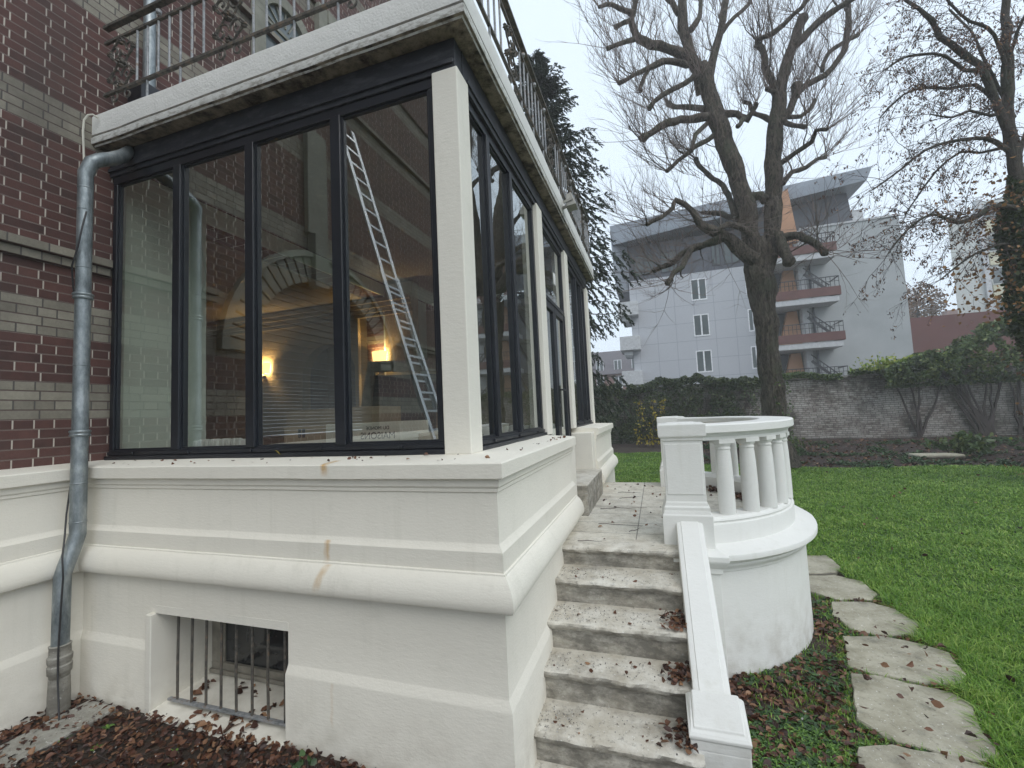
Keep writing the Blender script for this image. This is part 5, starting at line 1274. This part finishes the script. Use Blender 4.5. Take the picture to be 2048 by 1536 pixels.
L2('limb', [(2030, 290, 6), (1960, 305, 4), (1920, 305, 4), (1870, 345, 3), (1830, 400, 2), (1810, 430, 2)], TY2, 13.6, 1.2)
L2('limb', [(2045, 500, 7), (2010, 488, 5), (1970, 500, 4), (1930, 520, 3), (1880, 560, 2)], 13, 12.2, 1.2)
L2('limb', [(2016, 130, 6), (2036, 60, 5), (2060, 10, 4)], 13, 12.4, 1)
L2('limb', [(2030, 330, 7), (2060, 240, 6), (2080, 150, 5), (2090, 60, 4)], 13, 14, 1)
L2('limb', [(2022, 220, 6), (1985, 232, 5), (1940, 222, 4), (1905, 235, 3), (1860, 228, 2)], 13, 12, 1.2)
S2 = MB(); seeds = []; orange = []
def shoot2(p, d, L, r_, gen=0):
    n = 4; pts = [p]
    for i in range(n):
        d = (d+Vector((rnd.uniform(-.25, .25), rnd.uniform(-.25, .25), -.10+rnd.uniform(-.18, .14)))).normalized(); pts.append(pts[-1]+d*L/n)
    S2.tube(pts, [r_, r_*.8, r_*.65, r_*.5, r_*.3], 3, cap=False)
    if gen < 2:
        for k_ in range(rnd.choice([2, 3, 4])):
            i = rnd.randint(1, n); shoot2(pts[i], (d*.7+Vector((rnd.uniform(-1, 1), rnd.uniform(-1, 1), rnd.uniform(-.5, .5)))*.6).normalized(), L*rnd.uniform(.35, .6), r_*.6, gen+1)
    q = pts[-1]
    if rnd.random() < .6:
        for _ in range(rnd.randint(2, 6)): seeds.append(tuple(q+Vector((rnd.uniform(-.05, .05), rnd.uniform(-.05, .05), -rnd.uniform(0, .08)))))
    if q.z < 7.6 and rnd.random() < .42:
        for _ in range(rnd.randint(2, 6)): orange.append(tuple(q+Vector((rnd.uniform(-.2, .2), rnd.uniform(-.2, .2), rnd.uniform(-.2, .1)))))
for P, Rr, w_ in tw2:
    for i in range(2, len(P)):
        for _ in range(int(rnd.random()+2.1*w_)):
            d = Vector((rnd.uniform(-1, .4), rnd.uniform(-.8, .8), rnd.uniform(-.5, .7))).normalized()
            shoot2(P[i], d, rnd.uniform(.5, 1.3), rnd.uniform(.006, .011))
tag(S2.build('thin_twigs', 'dark_twig', t2), kind='stuff')
leaves('seed_clusters', np.array(seeds), rng.uniform(.04, .09, len(seeds)), 'dead_leaf', t2, droop=(0, 0, -1.6), aspect=.35)
orange = [q for q in orange if q[0] > 8.6-1.0*rnd.random()]
for px_, py_, n_ in ((1930, 415, 50), (1965, 440, 55), (2000, 400, 45), (1940, 555, 50), (1985, 535, 50), (1925, 600, 45), (1990, 615, 70), (2025, 590, 60), (1900, 450, 30), (2010, 480, 35)):
    c_ = pY(px_, py_, 12.4)
    for _ in range(n_): orange.append((c_.x+rnd.gauss(0, .34), c_.y+rnd.gauss(0, .5), c_.z+rnd.gauss(0, .22)))
leaves('orange_leaves', np.array(orange), rng.uniform(.05, .11, len(orange)), 'orange_leaf', t2, aspect=.8)
P = []
tp = [pY(x, y, TY2) for x, y in ((2190, 900), (2160, 820), (2115, 700), (2068, 600), (2050, 510), (2040, 430), (2032, 370))]
for i in range(14000):
    k_ = rnd.uniform(0, len(tp)-1.01); j = int(k_); q = tp[j].lerp(tp[j+1], k_-j); f_ = 1-k_/(len(tp)-1)
    rr = (.24+.24*f_**.5*(1+.5*math.sin(k_*3)))*rnd.uniform(.8, 1.1)*min(1, .35+f_*3); a = rnd.uniform(0, 6.28)
    P.append((q.x+rr*math.cos(a), q.y+rr*math.sin(a), q.z+rnd.uniform(-.3, .3)))
leaves('ivy', np.array(P), rng.uniform(.06, .12, len(P)), 'ivy', t2, aspect=.9)

# spruce behind the balcony
sp = empty('spruce', (-3.3, 14.2, 0), 'dark drooping spruce rising behind the balcony railing', 'tree')
b = MB(); b.tube([(-3.3, 14.2, -.2), (-3.25, 14.2, 6), (-3.3, 14.2, 11), (-3.28, 14.2, 14.7)], [.28, .2, .11, .02], 10); b.build('trunk', 'bark', sp, smooth=True)
NP = []; ND = []; NS = []; mb = MB()
z = 2.4; k_ = 0
while z < 14.55:
    f_ = (14.9-z)/12.5; Lm = float(np.interp(z, [2.4, 5, 7, 9, 11, 13, 14.8], [1.6, 2.2, 2.5, 1.95, 1.4, .95, .15]))
    for j in range(6 if z < 12 else 5):
        a = k_*2.4+j*1.05+rnd.uniform(-.3, .3); L = Lm*rnd.choice([.6, .85, 1.0, 1.2])*rnd.uniform(.92, 1.1); k_ += 1
        zz = z+rnd.uniform(-.12, .12); n = 9; pts = []
        for i in range(n+1):
            t = i/n; r_ = L*t; dz = (.30*(1-f_)*t*L)-(.16+.12*f_)*L*t*t+.5*L*max(0, t-.70)**1.5
            pts.append(Vector((-3.3+r_*math.cos(a+.08*math.sin(5*t)), 14.2+r_*math.sin(a+.08*math.sin(5*t)), zz+dz)))
        mb.tube(pts, [.03*(1-.85*i/n)*(.4+f_) for i in range(n+1)], 4, cap=False)
        for i in range(2, n+1):
            d = (pts[i]-pts[i-1]).normalized(); sd_ = d.cross(Vector((0, 0, 1))).normalized(); t = i/n
            for s_ in (-1, 1):
                bl = L*.22*(1-.5*t)+.16
                dd = (d*.55+sd_*s_*.65*rnd.uniform(.4, 1)+Vector((0, 0, -.30-.55*f_*rnd.random()))).normalized(); m_ = max(3, int(bl/.035))
                for q in range(m_):
                    p = pts[i]+dd*bl*(q/m_); p.z -= .10*(q/m_)**2*f_*2
                    for _ in range(3): NP.append(tuple(p+Vector((rnd.uniform(-.03, .03), rnd.uniform(-.03, .03), rnd.uniform(-.05, .02))))); ND.append(tuple(dd+Vector((rnd.uniform(-.4, .4), rnd.uniform(-.4, .4), rnd.uniform(-.75, .1))))); NS.append(rnd.uniform(.09, .15))
            for _ in range(3): NP.append(tuple(pts[i])); ND.append(tuple(d+Vector((rnd.uniform(-.3, .3), rnd.uniform(-.3, .3), rnd.uniform(-.2, .4))))); NS.append(.13)
    z += .36*(.5+.6*f_)
mb.build('branches', 'far_bark', sp)
NP = np.array(NP); ND = np.array(ND); ND /= np.linalg.norm(ND, axis=1)[:, None]; NS = np.array(NS)[:, None]
s1 = np.cross(ND, rng.normal(size=ND.shape)); s1 /= np.linalg.norm(s1, axis=1)[:, None]
V = np.stack([NP-s1*NS*.05, NP+ND*NS*.45-s1*NS*.16, NP+ND*NS, NP+ND*NS*.45+s1*NS*.16], 1).reshape(-1, 3); i = np.arange(len(NP))[:, None]*4
npmesh('needles', V, i+np.array([0, 1, 2, 3]), 'needle', sp)
print('needles', len(NP))

# ------------------------------------------------------------------ far buildings
k = Mt('panel_wall'); p = k.pos(); x, y, z = k.sep(p)
b = k.n('ShaderNodeTexBrick', offset=0.0); k.l(k.comb(k.mth('ADD', k.mth('ADD', x, y), 20.3), k.mth('ADD', z, 20.2), 0), b.inputs['Vector'])
for q, v in (('Scale', 1), ('Mortar Size', .018), ('Mortar Smooth', .1), ('Brick Width', 1.28), ('Row Height', 1.28)): b.inputs[q].default_value = v
c = k.mix(k.noise(.5, 4), (.42, .435, .465), (.48, .495, .525)); c = k.mix(b.outputs['Fac'], c, (.30, .32, .36)); k.col(c); k.rgh(.6); MAT['panel_wall'] = k.m
k = Mt('grey_render'); p = k.pos(); f = k.noise(.35, 6, k.scl(p, (1, 1, 1.6)), .65)
k.col(k.mix(k.ramp(f, [(.3, 0), (.7, 1)]), (.33, .35, .355), (.42, .44, .445))); k.rgh(.9); MAT['grey_render'] = k.m
flat('slate', (.075, .082, .10), .5, 0, .2, 1.5); flat('zinc_roof', (.26, .29, .33), .45, .2, .1, .6); flat('orange_wall', (.44, .24, .14), .7, 0, .12, .8)
flat('red_fascia', (.12, .048, .042), .6, 0, .15, 2); flat('dark_rail', (.03, .032, .04), .5); flat('pale_wall', (.50, .52, .50), .8, 0, .08, .5); flat('yellow_panel', (.52, .50, .36), .7, 0, .1, .8)
flat('maroon', (.13, .05, .045), .8, 0, .12, .6); flat('far_roof', (.12, .11, .12), .8); flat('far_brick', (.22, .13, .11), .8); flat('white_frame', (.75, .76, .78), .5); flat('pale_concrete', (.50, .51, .52), .8)
bl = empty('apartment_building', (6, 36, 0), 'grey panelled apartment block with a slanting slate roof and open red stair landings', 'building')
F0 = 33.0
def part(nm, mat, *boxes, bevel=0, parent=bl):
    b = MB()
    for q in boxes: b.box(*q)
    return b.build(nm, mat, parent, bevel=bevel)
part('panelled_wall', 'panel_wall', (-1.3, 6.7, F0, 44, -1, 11.5))
part('rendered_wall', 'grey_render', (9.85, 15.2, F0, 44, -1, 13.4)); part('wall_coping', 'pale_concrete', (9.80, 15.28, F0-.06, 44, 13.40, 13.52))
part('recess_wall', 'pale_concrete', (6.7, 9.85, 36.2, 44, -1, 14))
part('upper_storey', 'slate', (-1.25, 6.9, F0+.25, 44, 11.5, 14.2)); 
b = MB(); b.hexa([(-2.2, F0-.9, 10.75), (-1.26, F0+.2, 10.75), (-1.26, 44, 10.75), (-2.2, 44, 10.75)], [(-2.35, F0-.9, 15.2), (-1.26, F0+.2, 15.2), (-1.26, 44, 15.2), (-2.35, 44, 15.2)]); b.build('roof_cheek', 'zinc_roof', bl)
b = MB(); b.hexa([(-2.2, F0-.9, 14.1), (13.4, F0-.9, 15.65), (13.4, 44, 15.65), (-2.2, 44, 14.1)], [(-2.35, F0-1, 15.5), (13.72, F0-1, 16.43), (13.72, 44, 16.43), (-2.35, 44, 15.5)]); b.build('roof', 'zinc_roof', bl)
b = MB(); b.hexa([(6.9, F0+.1, 11.6), (9.9, F0+.1, 13.0), (9.9, 44, 13.0), (6.9, 44, 11.6)], [(6.9, F0+.1, 15.0), (9.9, F0+.1, 15.2), (9.9, 44, 15.2), (6.9, 44, 15.0)]); b.build('upper_storey', 'slate', bl)
b = MB(); b.hexa([(9.9, F0+.2, 13.5), (12.9, F0+.2, 13.5), (12.9, 44, 13.5), (9.9, 44, 13.5)], [(9.9, F0+.2, 15.25), (12.7, F0+.2, 15.5), (12.7, 44, 15.5), (9.9, 44, 15.25)]); b.build('upper_storey', 'slate', bl)
part('roof_kerb', 'pale_concrete', (12.9, 13.5, F0+.3, 40, 13.52, 14.3))
def win(x0, x1, z0, z1, mats=('white_frame', 'far_glass'), y=F0, n=2, parent=bl, rv=.16):
    b = MB(); b.box(x0, x1, y-.03, y+.10, z0-.05, z0+.04); b.box(x0, x1, y-.012, y+.1, z1-.07, z1); b.box(x0, x0+.07, y-.012, y+.1, z0+.04, z1-.07); b.box(x1-.07, x1, y-.012, y+.1, z0+.04, z1-.07)
    for i in range(1, n): xm = x0+(x1-x0)*i/n; b.box(xm-.05, xm+.05, y-.010, y+.1, z0+.04, z1-.07)
    w__ = b.build('window', mats[0], parent); g = MB(); g.box(x0+.06, x1-.06, y-.006, y+.05, z0+.03, z1-.06); g.build('pane', mats[1], w__); return w__
for z0 in (9.55, 7.0, 4.45, 1.9): win(2.90, 3.92, z0, z0+1.5); win(6.35, 6.69, z0, z0+1.5, n=1)
for x0, x1 in ((-.9, .6), (1.0, 2.2), (4.4, 5.0), (5.2, 6.2)): win(x0, x1, 11.9, 13.4, ('dark_rail', 'far_glass'), F0+.25)
for z0 in (8.45, 5.95, 3.45): part('balcony', 'pale_concrete', (-2.15, -.75, F0-.9, F0+2, z0+.35, z0+1.35), (-1.9, -1.3, F0-.6, F0+2, z0, z0+.349), bevel=.02)
# stair tower
for z0 in (11.35, 8.55, 5.75, 2.95):
    part('landing', 'pale_concrete', (7.6, 11.15, F0-1.5, F0+3, z0-.42, z0-.05), bevel=.03); part('landing_fascia', 'red_fascia', (7.55, 11.25, F0-1.56, F0-1.46, z0-.02, z0+.52), (11.16, 11.26, F0-1.455, F0-.02, z0-.02, z0+.52))
    b = MB()
    for i in range(17): xx = 7.6+i*.225; b.tube([(xx, F0-1.5, z0+.52), (xx, F0-1.5, z0+1.15)], .018, 4)
    b.bar((7.55, F0-1.5, z0+1.15), (11.22, F0-1.5, z0+1.15), .05); b.bar((7.55, F0-1.5, z0+.85), (11.22, F0-1.5, z0+.85), .03)
    b.bar((11.2, F0-1.5, z0+1.15), (11.2, F0-.05, z0+1.15), .05)
    # flight going up behind the landing
    b.bar((10.9, F0-.9, z0+.75), (9.55, F0-.9, z0+2.05), .05, .06); b.bar((10.9, F0-.9, z0+.35), (9.55, F0-.9, z0+1.65), .05, .16)
    for i in range(8): b.bar((10.85-i*.17, F0-.9, z0+.42+i*.162), (10.85-i*.17, F0-.9, z0+.8+i*.162), .03)
    b.build('stair_railing', 'dark_rail', bl)
    # tapering orange wall between two landings
    b = MB(); b.hexa([(8.15, F0+.2, z0-.04), (9.5, F0+.2, z0-.04), (9.5, F0+.6, z0-.04), (8.15, F0+.6, z0-.04)], [(8.75, F0+.2, z0+2.32), (9.3, F0+.2, z0+2.32), (9.3, F0+.6, z0+2.32), (8.75, F0+.6, z0+2.32)]); b.build('orange_pier', 'orange_wall', bl)
    b = MB(); b.hexa([(6.75, F0+.8, z0-.4), (7.9, F0+.8, z0-.4), (7.9, F0+2, z0-.4), (6.75, F0+2, z0-.4)], [(8.3, F0+.8, z0+2.35), (8.8, F0+.8, z0+2.35), (8.8, F0+2, z0+2.35), (8.3, F0+2, z0+2.35)]); b.build('stair_soffit', 'slate', bl)
b = MB(); b.hexa([(8.2, F0-1.45, 12.2), (9.3, F0-1.45, 12.2), (9.3, F0-1.1, 12.2), (8.2, F0-1.1, 12.2)], [(8.35, F0-1.45, 15.4), (8.95, F0-1.45, 15.8), (8.95, F0-1.1, 15.8), (8.35, F0-1.1, 15.4)]); b.build('orange_pier', 'orange_wall', bl); part('stair_column', 'pale_concrete', (9.45, 9.85, F0-.3, F0+.5, -1, 13.3), bevel=.05)
b = MB(); b.tube([(10.15, F0-.1, 0), (10.15, F0-.1, 13.2)], .07, 8); b.build('rain_pipe', 'slate', bl)
# pale office block on the right
of = empty('office_block', (32, 50, 0), 'pale office block with yellow panels, fading in the mist behind the ivy-clad tree', 'building')
b = MB(); b.hexa([(26.6, 50, -1), (28.9, 50, -1), (36, 62, -1), (33.5, 62, -1)], [(26.6, 50, 18.2), (28.9, 50, 18.2), (36, 62, 18.2), (33.5, 62, 18.2)]); b.build('wall', 'pale_wall', of)
b = MB(); b.hexa([(28.9, 50.35, -1), (60, 50.35, -1), (60, 62, -1), (36.1, 62, -1)], [(28.9, 50.35, 19.5), (60, 50.35, 19.5), (60, 62, 19.5), (36.1, 62, 19.5)]); b.build('wall', 'pale_wall', of)
part('side_rib', 'pale_concrete', (28.7, 29.1, 49.8, 50.34, -1, 19.5), parent=of)
for j in range(6):
    z0 = 1.5+j*3.0
    for i in range(7):
        x0 = 29.4+i*2.6; b = MB(); b.box(x0, x0+2.2, 50.2, 50.349, z0, z0+1.15); b.build('panel', 'yellow_panel', of)
        win(x0, x0+2.2, z0+1.25, z0+2.75, ('pale_wall', 'far_glass'), 50.25, 2, of)
# long maroon wall
tag(MB().box(15.6, 60, 38, 38.4, -1, 7.6).build('maroon_wall', 'maroon'), 'long plain maroon boundary wall between the apartment block and the office block', 'wall')
# distant roofs and house
dh = empty('distant_house', (-3.5, 60, 0), 'small misty brick house with white dormer windows, between spruce and apartment block', 'house')
part('wall', 'far_brick', (-14, 1.5, 60, 70, -1, 6.9), parent=dh)
b = MB(); b.hexa([(-14, 59.6, 6.9), (1.8, 59.6, 6.9), (1.8, 70, 6.9), (-14, 70, 6.9)], [(-13.5, 63, 10.4), (1.4, 63, 10.4), (1.4, 66, 10.4), (-13.5, 66, 10.4)]); b.build('roof', 'far_roof', dh)
for x0 in (-9.6, -7.4, -5.0, -2.7, -.6): win(x0, x0+1.0, 5.0, 6.6, y=59.95, parent=dh); win(x0, x0+1.0, 7.2, 8.8, y=60.2, parent=dh)
part('chimney', 'far_brick', (-1.6, -.5, 63, 64, 9, 12.4), parent=dh)
ra, rb, rt = pY(1852, 652, 80), pY(1925, 652, 80), pY(1880, 634, 83)
dr = empty('distant_house', (rb.x, 84, 0), 'faint grey pitched roof with a chimney, above the maroon wall', 'house')
b = MB(); b.box(ra.x, rb.x+9, 80, 92, -1, rb.z); b.build('wall', 'pale_wall', dr)
b = MB(); b.hexa([(ra.x-.5, 79.5, rb.z), (rb.x+9.5, 79.5, rb.z), (rb.x+9.5, 92.5, rb.z), (ra.x-.5, 92.5, rb.z)], [(rt.x-1.5, 85, rt.z+.3), (rb.x+9, 85, rt.z+.3), (rb.x+9, 87, rt.z+.3), (rt.x-1.5, 87, rt.z+.3)]); b.build('roof', 'far_roof', dr)
ch = pY(1906, 630, 84); b = MB(); b.box(ch.x-.7, ch.x+.7, 84, 85.4, rb.z+.2, ch.z+.8); b.build('chimney', 'far_brick', dr)
# far orange-leaved tree
tc = pY(1834, 622, 60)
ft = empty('autumn_tree', (tc.x, 60, 0), 'small misty tree in orange leaf beside the grey rendered gable', 'tree')
b = MB(); b.tube([(tc.x, 60, -1), (tc.x+.1, 60, tc.z-3), (tc.x, 60, tc.z+2.5)], [.3, .22, .05], 8)
for i in range(16): a = i*2.4; zz = tc.z-3+i*.3; b.tube([(tc.x, 60, zz), (tc.x+2*math.cos(a), 60+2*math.sin(a), zz+1.3)], [.09, .02], 5)
b.build('trunk', 'far_bark', ft)
P = []
while len(P) < 3400:
    q = Vector((rnd.gauss(0, 1), rnd.gauss(0, 1), rnd.gauss(0, 1))).normalized()*rnd.random()**.4; q = Vector((tc.x+q.x*2.6, 60+q.y*2.4, tc.z+q.z*3.3))
    if mnoise.noise(q*.8) > -.12: P.append(tuple(q))
leaves('crown', np.array(P), rng.uniform(.16, .32, len(P)), 'orange_leaf', ft)
# ------------------------------------------------------------------ misty air
hz = MB().box(-135, 135, -65, 165, -1.6, 22.5).build('haze', 'plaster'); hz['kind'] = 'stuff'
hm = bpy.data.materials.new('haze'); hm.use_nodes = True; ht_ = hm.node_tree; ht_.nodes.clear()
vo = N(ht_, 'ShaderNodeVolumePrincipled'); vo.inputs['Color'].default_value = (.99, .995, 1, 1); vo.inputs['Density'].default_value = .003; vo.inputs['Anisotropy'].default_value = .1
oo = N(ht_, 'ShaderNodeOutputMaterial'); ht_.links.new(vo.outputs[0], oo.inputs['Volume'])
hz.data.materials.clear(); hz.data.materials.append(hm)
